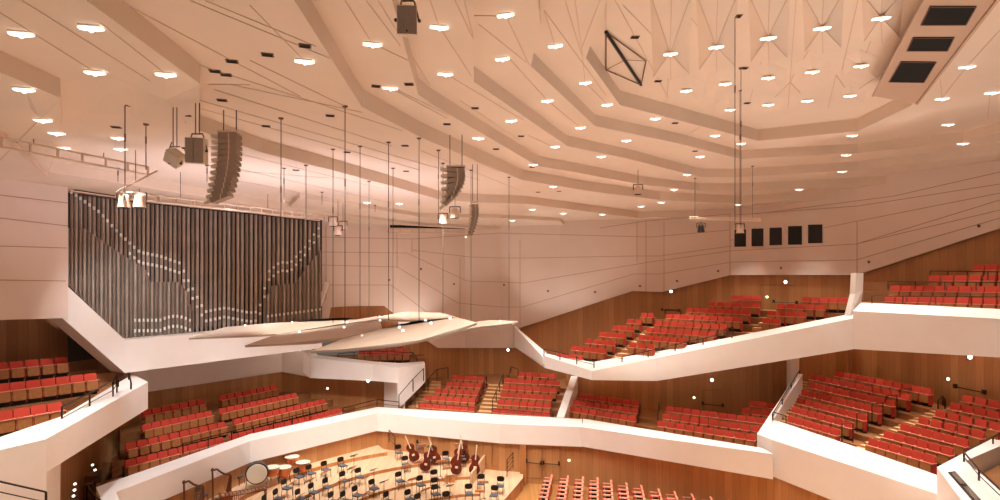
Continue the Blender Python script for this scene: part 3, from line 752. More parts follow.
for x, y in LIGHTS:
    q, k = soffit(x, y)
    drop = .44 if (x, y) in R1 else .19 if (x, y) in R2 else .12 if (x, y) in R3 else .0
    if drop: q = Z(x, y, TOPZ-drop)
    GOOD.setdefault(k, []).append((x, y, q, 0))
TN = ['lowest', 'second lowest', 'third', 'fourth', 'fifth', 'sixth', 'seventh', 'eighth', 'faceted top']
def light_parts():
    h = MB(); h.box((0, 0, -.012), (.36, .17, .024), 'ceiling')
    r = MB(); z = [-.03, -.075, -.035, -.085, -.045]; x = [-.21, -.09, .0, .1, .23]; y = [.06, -.04, .03, -.05, -.02]
    for i in range(4):
        r.hexa([(x[i], y[i]-.055, z[i]-.012), (x[i+1], y[i+1]-.055, z[i+1]-.012), (x[i+1], y[i+1]+.05, z[i+1]-.012), (x[i], y[i]+.05, z[i]-.012)], [(x[i], y[i]-.055, z[i]+.012), (x[i+1], y[i+1]-.055, z[i+1]+.012), (x[i+1], y[i+1]+.05, z[i+1]+.012), (x[i], y[i]+.05, z[i]+.012)], 'lamp')
    b = MB(); b.lathe([(.01, -.12), (.045, -.1), (.055, -.06), (.04, -.02)], 'lamp', 8, (0.02, .0, 0))
    return h, r, b
lroot = None; SPOTS = []
for k in sorted(GOOD):
    for j, (x, y, q, drop) in enumerate(sorted(GOOD[k])):
        loc = q+Vector((0, 0, -drop)); SPOTS.append((loc, x, y))
        lab = 'bright angular downlight on the %s ceiling tier, %s from the organ side' % (TN[k], ordw(j))
        rz = -.25+.5*(x < 500)
        if lroot is None:
            lroot = empty('ceiling_downlight', loc, lab, 'ceiling light', 'angular ceiling downlights', rz); h, r, b = light_parts()
            PARTS[lroot.name] = [h.build('housing', lroot), r.build('reflector', lroot), b.build('bulb', lroot)]
            hb = h
        else: copy_thing(lroot, loc, rz, lab)
HATCH = [(232, 61), (215, 71), (226, 74.5), (267.5, 54.5), (305, 45.5), (376, 86), (409, 84), (475, 108), (447, 124), (330, 115.5), (124, 104.5), (114, 114), (222, 100), (186, 115), (635, 37), (658, 81), (737, 16), (744, 68), (675, 123),
         (521, 136), (532, 167), (559, 191), (538, 192), (266, 126), (347, 152), (405, 145.5), (296, 170), (406, 171), (496, 149), (116, 127), (747, 103), (751, 129), (695, 151), (186, 148)]
hroot = None
hs = sorted(((soffit(x, y), x) for x, y in HATCH), key=lambda a: (a[0][1], a[1]))
cn = {}
for (q, k), x in hs:
    cn[k] = cn.get(k, -1)+1
    lab = 'small brown ceiling hatch on the %s ceiling tier, %s from the organ side' % (TN[k], ordw(cn[k]))
    if hroot is None:
        mb = MB(); mb.box((0, 0, -.01), (.27, .22, .02), 'hatch'); mb.box((0, 0, -.024), (.21, .16, .008), 'dark'); hroot = tag(mb.build('ceiling_hatch'), lab, 'ceiling hatch', 'brown ceiling hatches'); hroot.location = q; PARTS[hroot.name] = []
    else: copy_thing(hroot, q, .3 if x < 400 else 0, lab)
# rhombus frame with its dark slot
pts = [(606, 32), (606, 70), (641, 85), (646, 61)]
P = [Z(x, y, TOPZ-.06) for x, y in pts]; rt = empty('rhombus_frame', P[0], 'thin dark rhombus frame with a black bar set in the faceted ceiling', 'ceiling frame')
mb = MB()
for i in range(4): mb.tube(P[i], P[(i+1) % 4], .022, 'hatch', 5)
mb.tube(P[1], Z(625, 60, TOPZ-.06), .01, 'hatch', 4); mb.tube(P[3], Z(625, 60, TOPZ-.06), .01, 'hatch', 4); loc_build(mb, 'frame', rt)
mb = MB(); mb.tube(P[0], P[2], .06, 'black', 6); loc_build(mb, 'slot', rt)
# projection bay in the ceiling
zb = 7.18; rt = empty('ceiling_bay', Z(895, 95, zb), 'long brown ceiling bay with three black openings', 'ceiling bay')
A = [Z(873, 96, zb), Z(917, 104, zb), Z(1010, -16, zb), Z(930, -10, zb)]
mb = MB(); mb.hexa(A, [p+Vector((0, 0, .1)) for p in A], 'bay')
e1 = [Z(917, 104, zb-.05), Z(1010, -16, zb-.05)]; e0 = [Z(873, 96, zb-.05), Z(930, -10, zb-.05)]
for a, b_ in (e0, e1): mb.tube(a, b_, .05, 'bay', 4)
loc_build(mb, 'lining', rt)
for q4 in (((930, 7), (976, 7), (966, 25), (921, 25)), ((913, 38), (954, 38), (947.5, 51), (907, 51)), ((901, 62), (936, 62.5), (924, 82.5), (889, 82))):
    a = [Z(x, y, zb-.03) for x, y in q4]; mb = MB(); mb.hexa(a, [p+Vector((0, 0, .03)) for p in a], 'dark'); o = loc_build(mb, 'opening', rt)
    mb = MB()
    for i in range(4): mb.tube(a[i], a[(i+1) % 4], .02, 'hatch', 4)
    loc_build(mb, 'opening_rim', rt)

# control room windows
for n_, (x0, y0, x1, y1) in enumerate(((734, 229, 746.5, 247), (751, 228, 764, 246.5), (769, 227, 782.5, 245.5), (787.5, 225.5, 802.5, 245), (807.5, 224, 823, 243.5))):
    mb = MB(); d0, d1 = walk_px(FW, x0)-.06, walk_px(FW, x1)-.06
    a = [D(x0, y1+.3, d0), D(x1, y1, d1), D(x1, y0, d1), D(x0, y0+.3, d0)]
    mb.hexa([p+Vector((0, .05, 0)) for p in a], a, 'glass')
    for i in range(4): mb.tube(a[i], a[(i+1) % 4], .035, 'plaster', 4)
    struct('window_%d' % (n_+1), mb)

# cables
CAB = [(125, 104, 200), (146, 124, 170), (281, 118, 322), (333, 149, 323), (345, 106, 325), (360, 146, 318), (369, 181, 317), (388.5, 142, 320), (393, 168, 318), (419, 138, 321), (443, 163, 318), (471, 170, 321), (306, 165, 322), (284, 168, 205), (118, 168, 182), (207, 165, 182), (322, 192, 205), (375, 205, 212), (438.5, 150, 225), (509, 177, 322), (735, 16, 225), (741, 68, 228), (752.5, 166, 218), (695, 178, 220), (740, 90, 225), (486, 228, 245)]
for j, (x, y0, y1) in enumerate(sorted(CAB)):
    q, k = soffit(x, y0); top = q; bot = D(x, y1, q.y)
    rt = empty('suspension_cable', top, 'thin steel suspension rod hanging from the ceiling, %s from the organ end' % ordw(j), 'cable', 'suspension rods')
    mb = MB(); mb.tube(top, bot, .014 if x < 700 else .012, 'cable', 5); loc_build(mb, 'rod', rt)
    mb = MB(); mb.lathe([(.07, -.04), (.09, 0)], 'hatch', 8, top); loc_build(mb, 'ceiling_plate', rt)
    mb = MB(); mb.box(top+Vector((0, 0, -(top.z-bot.z)*.35)), (.035, .035, .22), 'cable'); loc_build(mb, 'turnbuckle', rt)

# line array speakers
def line_array(path, w, dp, d, label, anchor, side):
    """path: list of (px, py, tilt) centre points from top to bottom"""
    top = D(path[0][0], path[0][1], d); rt = empty('line_array_speaker', top, label, 'loudspeaker', 'hanging line arrays')
    n = len(path)
    for i, (x, y, tilt) in enumerate(path):
        q = D(x, y, d); R = Matrix.Rotation(-side*tilt, 3, 'Y'); h = d/F*abs(path[1][1]-path[0][1])*.94
        mb = MB(); xs_ = w/2
        lo = [q+R@Vector(v) for v in ((-xs_, -dp/2, -h/2), (xs_, -dp/2, -h/2), (xs_, dp/2, -h/2*.7), (-xs_, dp/2, -h/2*.7))]
        hi = [q+R@Vector(v) for v in ((-xs_, -dp/2, h/2), (xs_, -dp/2, h/2), (xs_, dp/2, h/2*.7), (-xs_, dp/2, h/2*.7))]
        mb.hexa(lo, hi, 'speaker'); 
        fx = -side
        lo = [q+R@Vector((fx*(xs_+a), b_, -h*.42)) for a, b_ in ((0, -dp*.5), (.09*w*4, -dp*.5), (.09*w*4, dp*.2), (0, dp*.2))]
        hi = [p+R@Vector((0, 0, h*.6)) for p in lo]
        mb.hexa(lo, hi, 'cabinet'); mb.box(q+R@Vector((w*.1, -dp/2-.004, 0)), (w*.06, .01, h), 'cabinet')
        loc_build(mb, 'cabinet', rt)
    mb = MB(); mb.box(top+Vector((0, 0, d/F*4)), (w*1.1, dp, .05), 'truss')
    for s_ in (-.35, .35):
        a = top+Vector((w*s_, 0, d/F*4)); mb.tube(a, Vector((a.x, a.y, anchor)), .014, 'black', 5)
    loc_build(mb, 'rigging_frame', rt)
n = 12
pth = []
for i in range(n):
    t = i/(n-1); pth.append((230+4*t-12*t*t, 137+t*61, -.04+.42*t))
line_array(pth, .5, .4, 16.6, 'large curved hanging line array above the organ', CZ+4.7, 1)
pth = [(456+4*t-9*t*t, 171+t*28, -.1+.85*t) for t in [i/6 for i in range(7)]]
line_array(pth, .62, .45, 21.5, 'short fat line array at the ceiling centre', CZ+5.2, 1)
pth = [(475+3*t-8*t*t, 206+t*29, -.05+.5*t) for t in [i/9 for i in range(10)]]
line_array(pth, .3, .35, 27, 'slim pale line array below the short one', CZ+5.2, 1)

def box_speaker(px, py, w, h, d, tilt, roll, label, anchor, yoke=True, mat='speaker', two=False):
    q = D(px, py, d); rt = empty('loudspeaker', q, label, 'loudspeaker')
    R = Matrix.Rotation(roll, 3, 'Y') @ Matrix.Rotation(tilt, 3, 'X')
    mb = MB(); W, H, T = w/2, h/2, w*.35
    lo = [R@Vector(v)+q for v in ((-W, -T, -H), (W, -T, -H), (W*.8, T, -H), (-W*.8, T, -H))]; hi = [R@Vector(v)+q for v in ((-W, -T, H), (W, -T, H), (W*.8, T, H), (-W*.8, T, H))]
    mb.hexa(lo, hi, 'cabinet'); loc_build(mb, 'cabinet', rt)
    mb = MB()
    if two:
        for s_ in (-1, 1):
            a = [R@Vector((x+s_*W*.5, -T-.02-(0.03 if x*s_ < 0 else 0), z))+q for x, z in ((-W*.46, -H*.94), (W*.46, -H*.94), (W*.46, H*.94), (-W*.46, H*.94))]
            mb.hexa([p+Vector((0, .03, 0)) for p in a], a, mat)
    else:
        a = [R@Vector((x, -T-.015, z))+q for x, z in ((-W*.93, -H*.94), (W*.93, -H*.94), (W*.93, H*.94), (-W*.93, H*.94))]
        mb.hexa([p+Vector((0, .015, 0)) for p in a], a, mat)
        mb.box(R@Vector((0, -T-.02, -H*.75))+q, (w*.08, .01, w*.08), 'black')
    loc_build(mb, 'front_grille', rt)
    mb = MB()
    for s_ in (-1, 1): mb.tube(R@Vector((s_*(W+.02), 0, 0))+q, R@Vector((s_*(W+.02), 0, 0))+q+Vector((-s_*W*.5, 0, H+.12)), .016, 'cable', 5); mb.tube(q+Vector((s_*.05, 0, H+.1)), Vector((q.x+s_*.05, q.y, anchor)), .014, 'cable', 5)
    mb.tube(q+Vector((-W*.6, 0, H+.12)), q+Vector((W*.6, 0, H+.12)), .018, 'cable', 5)
    for s_ in (-1, 1): mb.lathe([(.03, -.02), (.03, .02)], 'black', 8, R@Vector((s_*(W+.03), -T*.4, 0))+q, ax='Y')
    loc_build(mb, 'yoke', rt)
box_speaker(408, 21, .36, .48, 10.7, .25, .03, 'grey box loudspeaker with pale cabinet at the top edge of the ceiling', CZ+5.2)
box_speaker(197.5, 151, .48, .65, 15.6, .1, .05, 'grey double-front loudspeaker hanging over the organ', CZ+4.6, two=True)
box_speaker(175, 158, .42, .36, 16, .5, .6, 'tilted pale box loudspeaker hanging beside the double one', CZ+4.6, mat='cabinet')

# spot lamps on bars
def spot_lamp(px, py, d, s, label, up, tone='truss', lens='glass', group=None, kind=0):
    q = D(px, py, d); rt = empty('stage_spotlight', q, label, 'spotlight', group)
    mb = MB(); mb.lathe([(.06*s, .16*s), (.11*s, .1*s), (.13*s, -.05*s), (.15*s, -.16*s)], tone, 12, q); loc_build(mb, 'lamp_body', rt)
    mb = MB(); mb.lathe([(.12*s, -.175*s), (.13*s, -.155*s)], lens, 12, q); loc_build(mb, 'lens', rt)
    mb = MB()
    for k in (-1, 1): mb.tube(q+Vector((k*.17*s, 0, 0)), q+Vector((k*.17*s, 0, .2*s)), .018*s, 'cable', 5)
    mb.tube(q+Vector((-.17*s, 0, .2*s)), q+Vector((.17*s, 0, .2*s)), .018*s, 'cable', 5); mb.tube(q+Vector((0, 0, .2*s)), Vector((q.x, q.y, CZ+up)), .014, 'cable', 5); loc_build(mb, 'bracket', rt)
spot_lamp(124, 201, 20, 1.4, 'white spotlight in front of the organ, hung under the bar by the long rod', 3.1)
spot_lamp(139.5, 201, 20.4, 1.4, 'second white spotlight in front of the organ, beside the first', 3.1)
spot_lamp(333, 222, 32, 1.4, 'spotlight in the lamp cluster at the upper corner of the organ', 4.2)
spot_lamp(338, 231, 32, 1.4, 'lower lamp of the cluster at the upper corner of the organ', 4.2)
spot_lamp(343, 226, 32.6, 1.3, 'third lamp of the cluster at the upper corner of the organ', 4.2)
spot_lamp(443, 219, 27.5, 1.3, 'pale spotlight hanging left of the slim line array', 5.1)
spot_lamp(455, 213, 27, 1.4, 'pale spotlight directly under the short fat line array', 5.1)
spot_lamp(701, 228, 36, 1.5, 'black round spotlight at the end of the bar before the wall', 3.6, 'black')
spot_lamp(740, 229, 36, 1.6, 'white spotlight on the bar before the control room windows', 3.6)
spot_lamp(638, 190, 31, 1.4, 'lamp with twin hooks hanging alone under the ceiling steps', 5.7)
# bars
def bar(p, q, label, r=.03, second=.28, n=6, drops=()):
    rt = empty('lighting_bar', p, label, 'lighting bar'); mb = MB(); mb.tube(p, q, r, 'truss', 6)
    if second: mb.tube(p+Vector((0, 0, -second)), q+Vector((0, 0, -second)), r, 'truss', 6)
    loc_build(mb, 'rails', rt)
    if second:
        for i in range(n+1):
            mb = MB(); a = p.lerp(q, i/n); mb.tube(a, a+Vector((0, 0, -second)), r*1.2, 'truss', 5); loc_build(mb, 'post', rt)
    for x in drops: mb = MB(); a = p.lerp(q, x); mb.tube(a, Vector((a.x, a.y, CZ+4.25)), .012, 'cable', 5); loc_build(mb, 'hanger', rt)
bar(D(-30, 131, 16.6), D(148, 167, 21.5), 'white ladder truss along the ceiling above the organ side wall', .035, .28, 7, (.3, .7))
bar(D(115, 193, 20), D(157, 171, 19.2), 'short slanted lighting bar holding the two white spotlights', .03, .0, 4, (.5,))
bar(D(117, 191, 20.5), D(325, 216, 36), 'long thin white bar running along the organ top', .04, .22, 16, (.2, .6))
bar(D(388, 229.5, 45.2), D(458, 229.5, 46.5), 'pale lighting bar under the black slot on the far wall', .06, .25, 6)
bar(D(690, 217, 36), D(760, 219, 35), 'thin lighting bar in front of the control room windows', .03, .12, 9)
mb = MB(); a = [D(390, 227.6, 46.0), D(465, 228.6, 49.6), D(465, 226.2, 49.6), D(390, 225, 46.0)]; mb.hexa([p+Vector((0, .5, 0)) for p in a], a, 'dark'); struct('trim_black_slot', mb)
mb = MB(); a = [D(-10, 152, 24.0), D(19, 150, 23.4), D(14, 142, 22.8), D(-10, 146, 22.4)]; mb.hexa([p+Vector((0, .1, 0)) for p in a], a, 'dark'); struct('trim_side_opening', mb)
mb = MB(); mb.tube(D(-5, 128, 16.6), D(46, 174, 23), .09, 'truss', 4); struct('trim_side_brace', mb)

# small round lamps and exit signs on walls
WL = [(671, 291.5, 'cool', 'bright white exit lamp at the top of the upper balcony wall corner', walk_px(FW, 671)), (785.5, 282, 'cool', 'bright white exit lamp above the upper balcony doors', walk_px(FW, 785)), (767, 297, 'green', 'small green lamp beside the upper balcony doors', walk_px(FW, 767)),
      (508, 350, 'cool', 'bright white exit lamp above the choir terrace', 50), (970, 357, 'cool', 'bright white exit lamp under the top balcony', 28.6), (712, 380, 'cool', 'bright white exit lamp on the wall above the long low terrace', 40), (694, 397.6, 'yellow', 'small amber lamp beside the panic bar of the long low terrace', 40.3),
      (948, 379, 'green', 'small green lamp behind the steep terrace', 31.3), (569, 460.5, 'yellow', 'small lamp on the stalls wall next to the double doors', 36.85), (327.5, 388.5, 'yellow', 'small amber lamp on the wall of the terrace below the organ', 44.6), (368, 381, 'cool', 'white lamp under the small balcony front', 42.9)]
for x, y, m_, lab, d in WL:
    q = D(x, y, d-.12); rt = empty('wall_lamp', q, lab, 'wall lamp'); big = .1 if m_ == 'cool' else .075
    mb = MB(); mb.lathe([(big*1.25, .02), (big*1.25, .08)], 'black', 12, q, ax='Y'); loc_build(mb, 'housing', rt)
    mb = MB(); mb.lathe([(big*.4, -.06), (big, -.02), (big, .03)], m_, 12, q, ax='Y'); loc_build(mb, 'lens', rt)
# panic bars on doors
def panic(x0, y0, x1, y1, d0, d1, lab):
    a, b_ = D(x0, y0, d0-.2), D(x1, y1, d1-.2); rt = empty('panic_bar', a, lab, 'door bar')
    mb = MB(); mb.tube(a, b_, .03, 'rail', 5); loc_build(mb, 'push_rail', rt)
    for p in (a, b_): mb = MB(); mb.box(p+Vector((0, .06, .04)), (.09, .2, .22), 'rail'); loc_build(mb, 'bracket', rt)
panic(526.5, 462, 541, 464, 37.2, 37.05, 'dark panic bar on the stalls double door, nearer the stage')
panic(543.5, 463.5, 559, 464.5, 37.02, 36.9, 'dark panic bar on the stalls double door, farther from the stage')
panic(703, 404, 723, 406, 40.2, 39.8, 'dark panic bar on the wall behind the long low terrace')
panic(956, 387, 985, 393, 30.9, 29.8, 'dark panic bar on the wall behind the steep terrace')
panic(774, 302, 797, 303, 41.2, 40.2, 'dark panic bar on the upper balcony wall')
panic(662, 310, 679, 311, 44.6, 44.4, 'dark bar on the upper balcony wall corner')
for n_, (x0, y0, x1, y1, tab) in enumerate(((524.5, 448, 542, 478, 37.03), (542, 448, 561, 480, 36.88), (483, 439, 492, 464, 37.75), (492, 439, 500.5, 466, 37.5), (703, 390, 725, 412, 40), (760, 285, 800, 312, 40.8))):
    mb = MB(); t_ = .012
    a = [D(x, y, tab-.03) for x, y in ((x0, y1), (x1, y1), (x1, y0), (x0, y0))]
    for i in range(4): mb.tube(a[i], a[(i+1) % 4], t_*1.4, 'woodd', 4)
    struct('door_%d' % (n_+1), mb)

# ---------------------------------------------------------------- handrails
def rail(label, pts, h=.9, mid=1, posts=None, r=.03, down=None):
    """pts: top rail points in space"""
    rt = empty('handrail', pts[0], label, 'handrail'); mb = MB()
    for a, b_ in zip(pts, pts[1:]): mb.tube(a, b_, r, 'rail', 6)
    loc_build(mb, 'top_rail', rt)
    if mid:
        mb = MB()
        for a, b_ in zip(pts, pts[1:]):
            for j in range(mid): o = Vector((0, 0, -h*(j+1)/(mid+1))); mb.tube(a+o, b_+o, r*.6, 'rail', 5)
        loc_build(mb, 'middle_rail', rt)
    ps = posts or pts
    for p in ps: mb = MB(); mb.tube(p, p+Vector((0, 0, -h)), r*1.1, 'rail', 6); loc_build(mb, 'post', rt)
def seg(a, b_, n): return [a.lerp(b_, i/n) for i in range(n+1)]
rail('long dark rail in front of the balcony seats beside the organ', seg(D(62, 407, 21.6), D(113, 381, 25.6), 2)+[D(117, 374, 25.8)], .8)
rail('short dark loop rail at the end of the left white parapet', [D(118, 380, 26), D(129, 373, 27), D(131, 383, 27.4)], .3, 0, r=.035)
rail('dark rail along the foot of the left white wall', [D(-20, 477, 17), D(46, 492, 17.8)], .6, 1)
rail('black corner rail at the near end of the stage parapet', [D(87, 485, 26), D(123, 466, 29.2), D(124, 464, 29.6)], .7, 1)
rail('black rail dropping beside the near end of the stage parapet', [D(87, 485, 26), D(99, 500, 24.6)], .7, 1)
rail('thin dark rail over the front row below the organ', [p+Vector((0, 0, .02)) for p in seg(D(183, 444, 31.9), D(310, 412, 39.6), 6)], .55, 0)
rail('dark rail in the corner between organ terrace and choir stairs', [D(343, 408, 41), D(377, 399.6, 43), D(399, 402, 41.8)], .55, 1)
rail('dark handrail on the outer side of the choir side stairs', [D(399, 395, 41.6), D(413, 379, 42.6), D(423.5, 368.5, 43.3)], .9, 0)
rail('dark handrail between the choir side stairs and the red seats', [D(415, 394.5, 41), D(428, 379, 43), D(437, 369.5, 44.2), D(448, 367.5, 45.4)], .9, 0)
rail('dark rail on top of the small balcony front', seg(D(338, 353.6, 45), D(370, 351, 45), 2)+[D(413, 352.6, 44.6), D(417, 358, 44.6)], .4, 1)
rail('small dark hoop rail by the wall above the choir seats', [D(509, 375, 45), D(511, 366.5, 45.2), D(518, 369, 45.2)], .5, 0)
rail('dark rail down the left of the middle choir stairs', [D(475.5, 400, 41.6), D(486.5, 376, 45.4)], .75, 0, posts=seg(D(475.5, 400, 41.6), D(486.5, 376, 45.4), 3))
rail('dark rail down the right of the middle choir stairs', [D(492.5, 400, 41.2), D(503, 374, 45.4)], .75, 0, posts=seg(D(492.5, 400, 41.2), D(503, 374, 45.4), 3))
rail('dark rail before the front choir row, stage stairs side', [D(419, 402.5, 41.4), D(475, 407.5, 40.4)], .45, 0)
rail('dark rail before the front choir row, far side', [D(492, 408.5, 40.2), D(553, 414, 39)], .45, 0)
rail('dark frame rail on the prow of the upper balcony', seg(D(544, 349, 40.6), D(594, 360.5, 37.9), 3), .5, 1)
rail('dark sloping rail above the upper balcony parapet', seg(D(622, 357, 38.0), D(732, 331.5, 35.5), 4), .4, 0)
rail('dark rail beside the upper balcony second stairs', [D(724, 330, 37), D(733, 327, 37.6)], .7, 1)
rail('dark rail behind the upper balcony seats near the exit lamp', [D(665, 309.5, 44), D(681, 310, 43.8)], .35, 0)
for j, (x0, x1, y, d, lab) in enumerate(((872, 1010, 296, 30.9, 'front'), (888, 1010, 281.5, 31.7, 'second'), (930, 1010, 271, 32.3, 'third'))):
    rail('dark frame rail over the %s row of the top balcony' % lab, seg(D(x0, y, d+1.4), D(x1, y+1, d-3), 4), .42, 0, r=.022)
rail('dark rail beside the small low terrace steps', [D(640, 404, 39.2), D(638, 413, 37.6)], .6, 0)
rail('dark rail at the start of the long low terrace', [D(659, 402, 38.9), D(658, 412, 37.4)], .6, 0)
rail('dark handrail on the white divider of the steep terrace', seg(D(772.5, 414, 33), D(799.5, 370.5, 37.2), 3), .35, 1)
rail('low dark rail at the front of the steep terrace stairs', [D(773, 412, 33.2), D(786, 416, 32.6)], .4, 0)
for j, (xa, ya, da) in enumerate(((842, 424, 29.6), (857, 413, 30.2), (872, 404, 30.9), (886, 396, 31.5), (900, 389.5, 32.1))):
    rail('thin post rail at the %s row end of the steep aisle' % ORD[j], [D(xa, ya, da), D(xa+11, ya-1, da-.2)], .95, 0, r=.022)
rail('dark hoop rail where the upper steep rows begin', [D(938, 401, 30.4), D(943, 396, 30.6), D(945, 399, 30.2)], .5, 0)
rail('black rail along the stage riser beside the wall', [D(389, 430, 39.3), D(395, 437, 38.2)], .8, 2)
rail('black gate rail on the stage near the stalls doors', [D(507, 460, 35.9), D(513, 452.5, 36.5)], 1.0, 3, r=.025)
rail('black handrail on the near white parapet', [D(964, 452, 21.4), D(979, 470, 19.6), D(1008, 497, 17.8)], .35, 1)
rail('black rail following the near white parapet away', [D(964, 452, 21.4), D(993, 437, 24.2), D(1010, 429, 25)], .28, 0)

# near parapet at the lower right corner
z = -6.9
mb = MB()
A = [Z(937, 467, z), Z(1000, 434, z), Z(1030, 422, z), Z(1030, 434, z), Z(1000, 446, z), Z(965, 461, z), Z(1014, 500, z), Z(1045, 530, z), Z(990, 535, z), Z(956, 493, z)]
mb.prism([tuple(p.xy) for p in A], CZ-10.4, CZ+z, 'white'); struct('wall_parapet_near', mb)
mb = MB(); a = [Z(1000, 446, z), Z(1060, 430, z), Z(1060, 560, z), Z(1014, 500, z), Z(965, 461, z)]
mb.prism([tuple(p.xy+Vector((.12, 0))) for p in a], CZ-8.3, CZ-7.6, 'tier'); struct('floor_near_platform', mb)
mb = MB()
for j in range(4):
    p = D(985+j*6, 462+j*9, 19.8-j*.6); mb.box((p.x+.6, p.y, CZ-7.5+.08*j), (1.4, .5, .3+.1*j), 'riser', rz=.5)
struct('stairs_near_platform', mb)
q = [Z(948, 472, z+.03), Z(955, 471, z+.03), Z(985, 504, z+.03), Z(976, 504, z+.03)]
rt = empty('light_box', q[0], 'long recessed glass lamp trough set in the near white parapet', 'light trough')
mb = MB(); mb.hexa([p+Vector((0, 0, -.05)) for p in q], q, 'black'); loc_build(mb, 'frame', rt)
for t0, t1 in ((.06, .44), (.52, .94)):
    a = [q[0].lerp(q[3], t0).lerp(q[1].lerp(q[2], t0), .2), q[0].lerp(q[3], t0).lerp(q[1].lerp(q[2], t0), .8), q[0].lerp(q[3], t1).lerp(q[1].lerp(q[2], t1), .8), q[0].lerp(q[3], t1).lerp(q[1].lerp(q[2], t1), .2)]
    mb = MB(); mb.hexa([p+Vector((0, 0, .005)) for p in a], [p+Vector((0, 0, .03)) for p in a], 'steel'); loc_build(mb, 'glass_cover', rt)
# steps left of the terrace below the organ
mb = MB()
for j, (x0, x1, y) in enumerate(((66, 92, 487), (74, 96, 478), (88, 121, 463), (90, 119, 452), (92, 118, 444))):
    zz = -10.4+.3*j; a = Z(x0, y, zz); b_ = Z(x1, y-2, zz)
    mb.hexa([Vector((a.x, a.y, CZ-12)), Vector((b_.x, b_.y, CZ-12)), Vector((b_.x-.5, b_.y+1.2, CZ-12)), Vector((a.x-.5, a.y+1.2, CZ-12))], [a, b_, b_+Vector((-.5, 1.2, 0)), a+Vector((-.5, 1.2, 0))], 'tier')
struct('stairs_terrace_side', mb)
for j, (x, y, d) in enumerate(((92.5, 465, 28.3), (95, 470, 28), (75, 484, 25.5), (74.5, 490, 25.2), (73.5, 496, 25))):
    q = D(x, y, d-1.2); mb = MB(); mb.lathe([(.05, -.03), (.05, .03)], 'lamp', 8, (0, 0, 0), ax='Y'); o = tag(mb.build('step_light'), 'tiny round step light on the dark side stairs, %s from the top' % ORD[j], 'step light', 'step lights'); o.location = q

# ---------------------------------------------------------------- orchestra
CH_POS = [(276, 460), (299, 471), (311, 467.5), (326, 464), (342.5, 460), (360, 471), (344.5, 474.5), (328, 481), (301, 492), (314, 486), (346, 491), (357.5, 489), (374, 482.5), (400, 475), (410, 491), (421, 479), (389, 495), (268, 498), (279, 492), (287, 482),
          (399, 447.5), (406, 459), (420, 442), (428, 455), (446, 442), (446, 454), (462.5, 454), (469, 442.5), (435, 473), (435.5, 481), (436, 488), (469, 487.5), (447.5, 495), (481, 477.5), (500, 480), (494, 489), (420, 497), (239, 470), (202, 489), (334, 495)]
def chair_parts():
    se = MB(); se.bev((0, -.02, .46), (.42, .4, .05), .01, 'cushion'); se.box((0, -.02, .43), (.4, .38, .02), 'black')
    ba = MB(); ba.bev((0, .2, .78), (.42, .04, .28), .09, 'black', rx=-.15)
    fr = MB()
    for x in (-.19, .19):
        fr.tube((x, .17, .44), (x, .22, .9), .014, 'black', 5)
    fr.tube((-.19, .18, .52), (.19, .18, .52), .012, 'black', 5)
    L = []
    for x in (-.18, .18):
        for y in (-.18, .17):
            l = MB(); l.tube((x, y, .44), (x*1.1, y*1.15, 0), .014, 'black', 5); L.append(l)
    return se, ba, fr, L
croot = None
CHP = sorted(CH_POS, key=lambda a: (round(a[1]/12), a[0])); rowid = {}
for x, y in CHP:
    p = on_stage(x, y, .78); v = (c-p.xy).normalized(); rz = math.atan2(v.y, v.x)+math.pi/2
    rk = round(y/12); rowid[rk] = rowid.get(rk, -1)+1
    lab = 'black orchestra chair, %s from the drums side, %s rank from the stage wall' % (ordw(rowid[rk]), ORD[min(rk-36, 8)])
    if croot is None:
        croot = empty('orchestra_chair', p, lab, 'chair', 'orchestra chairs', rz); se, ba, fr, L = chair_parts()
        PARTS[croot.name] = [se.build('seat', croot), ba.build('backrest', croot), fr.build('back_frame', croot)]+[l.build('leg', croot) for l in L]
    else: copy_thing(croot, p, rz, lab)
ST = [(430, 449, 'black'), (459, 447, 'desk'), (405, 467, 'desk'), (447, 469, 'desk'), (422, 446, 'desk'), (419, 463, 'desk'), (440.5, 462, 'desk'), (412, 480, 'desk'), (426, 490, 'desk'), (450, 477, 'desk'), (484, 483, 'desk'), (480, 492, 'desk'), (325, 472, 'desk'), (352, 468.5, 'desk'), (340, 482, 'desk'), (374, 470, 'black'), (354, 456, 'black'),
      (395, 489, 'desk'), (366, 478, 'desk'), (310, 479, 'desk'), (450, 486, 'black'), (384, 482, 'black'), (333, 487, 'desk'), (293, 487, 'desk'), (366, 494, 'desk'), (300, 497, 'desk'), (457, 497, 'desk')]
droot = {}
for j, (x, y, m_) in enumerate(ST):
    p = on_stage(x, y, .95); v = (c-p.xy).normalized(); rz = math.atan2(v.y, v.x)-math.pi/2
    lab = '%s music stand, %s from the drums side' % ('light wood' if m_ == 'desk' else 'slim black', ordw(sorted(a[0]+a[1]/1000 for a in ST if a[2] == m_).index(x+y/1000)))
    if m_ not in droot:
        rt = empty('music_stand', p, lab, 'music stand', 'music stands', rz); droot[m_] = rt
        d1 = MB(); w = .5 if m_ == 'desk' else .36; d1.box((0, 0, 1.0), (w, .03, .34), m_, rx=-.9 if m_ == 'desk' else -1.2); d1.box((0, -.13, .9), (w, .05, .02), m_)
        d2 = MB(); d2.tube((0, 0, .1), (0, 0, .98), .014, 'black', 5)
        ps = [d1.build('desk', rt), d2.build('pole', rt)]
        for a in range(3): l = MB(); t = a*2.09; l.tube((0, 0, .16), (.24*math.cos(t), .24*math.sin(t), .01), .012, 'black', 5); ps.append(l.build('leg', rt))
        PARTS[rt.name] = ps
    else: copy_thing(droot[m_], p, rz, lab)

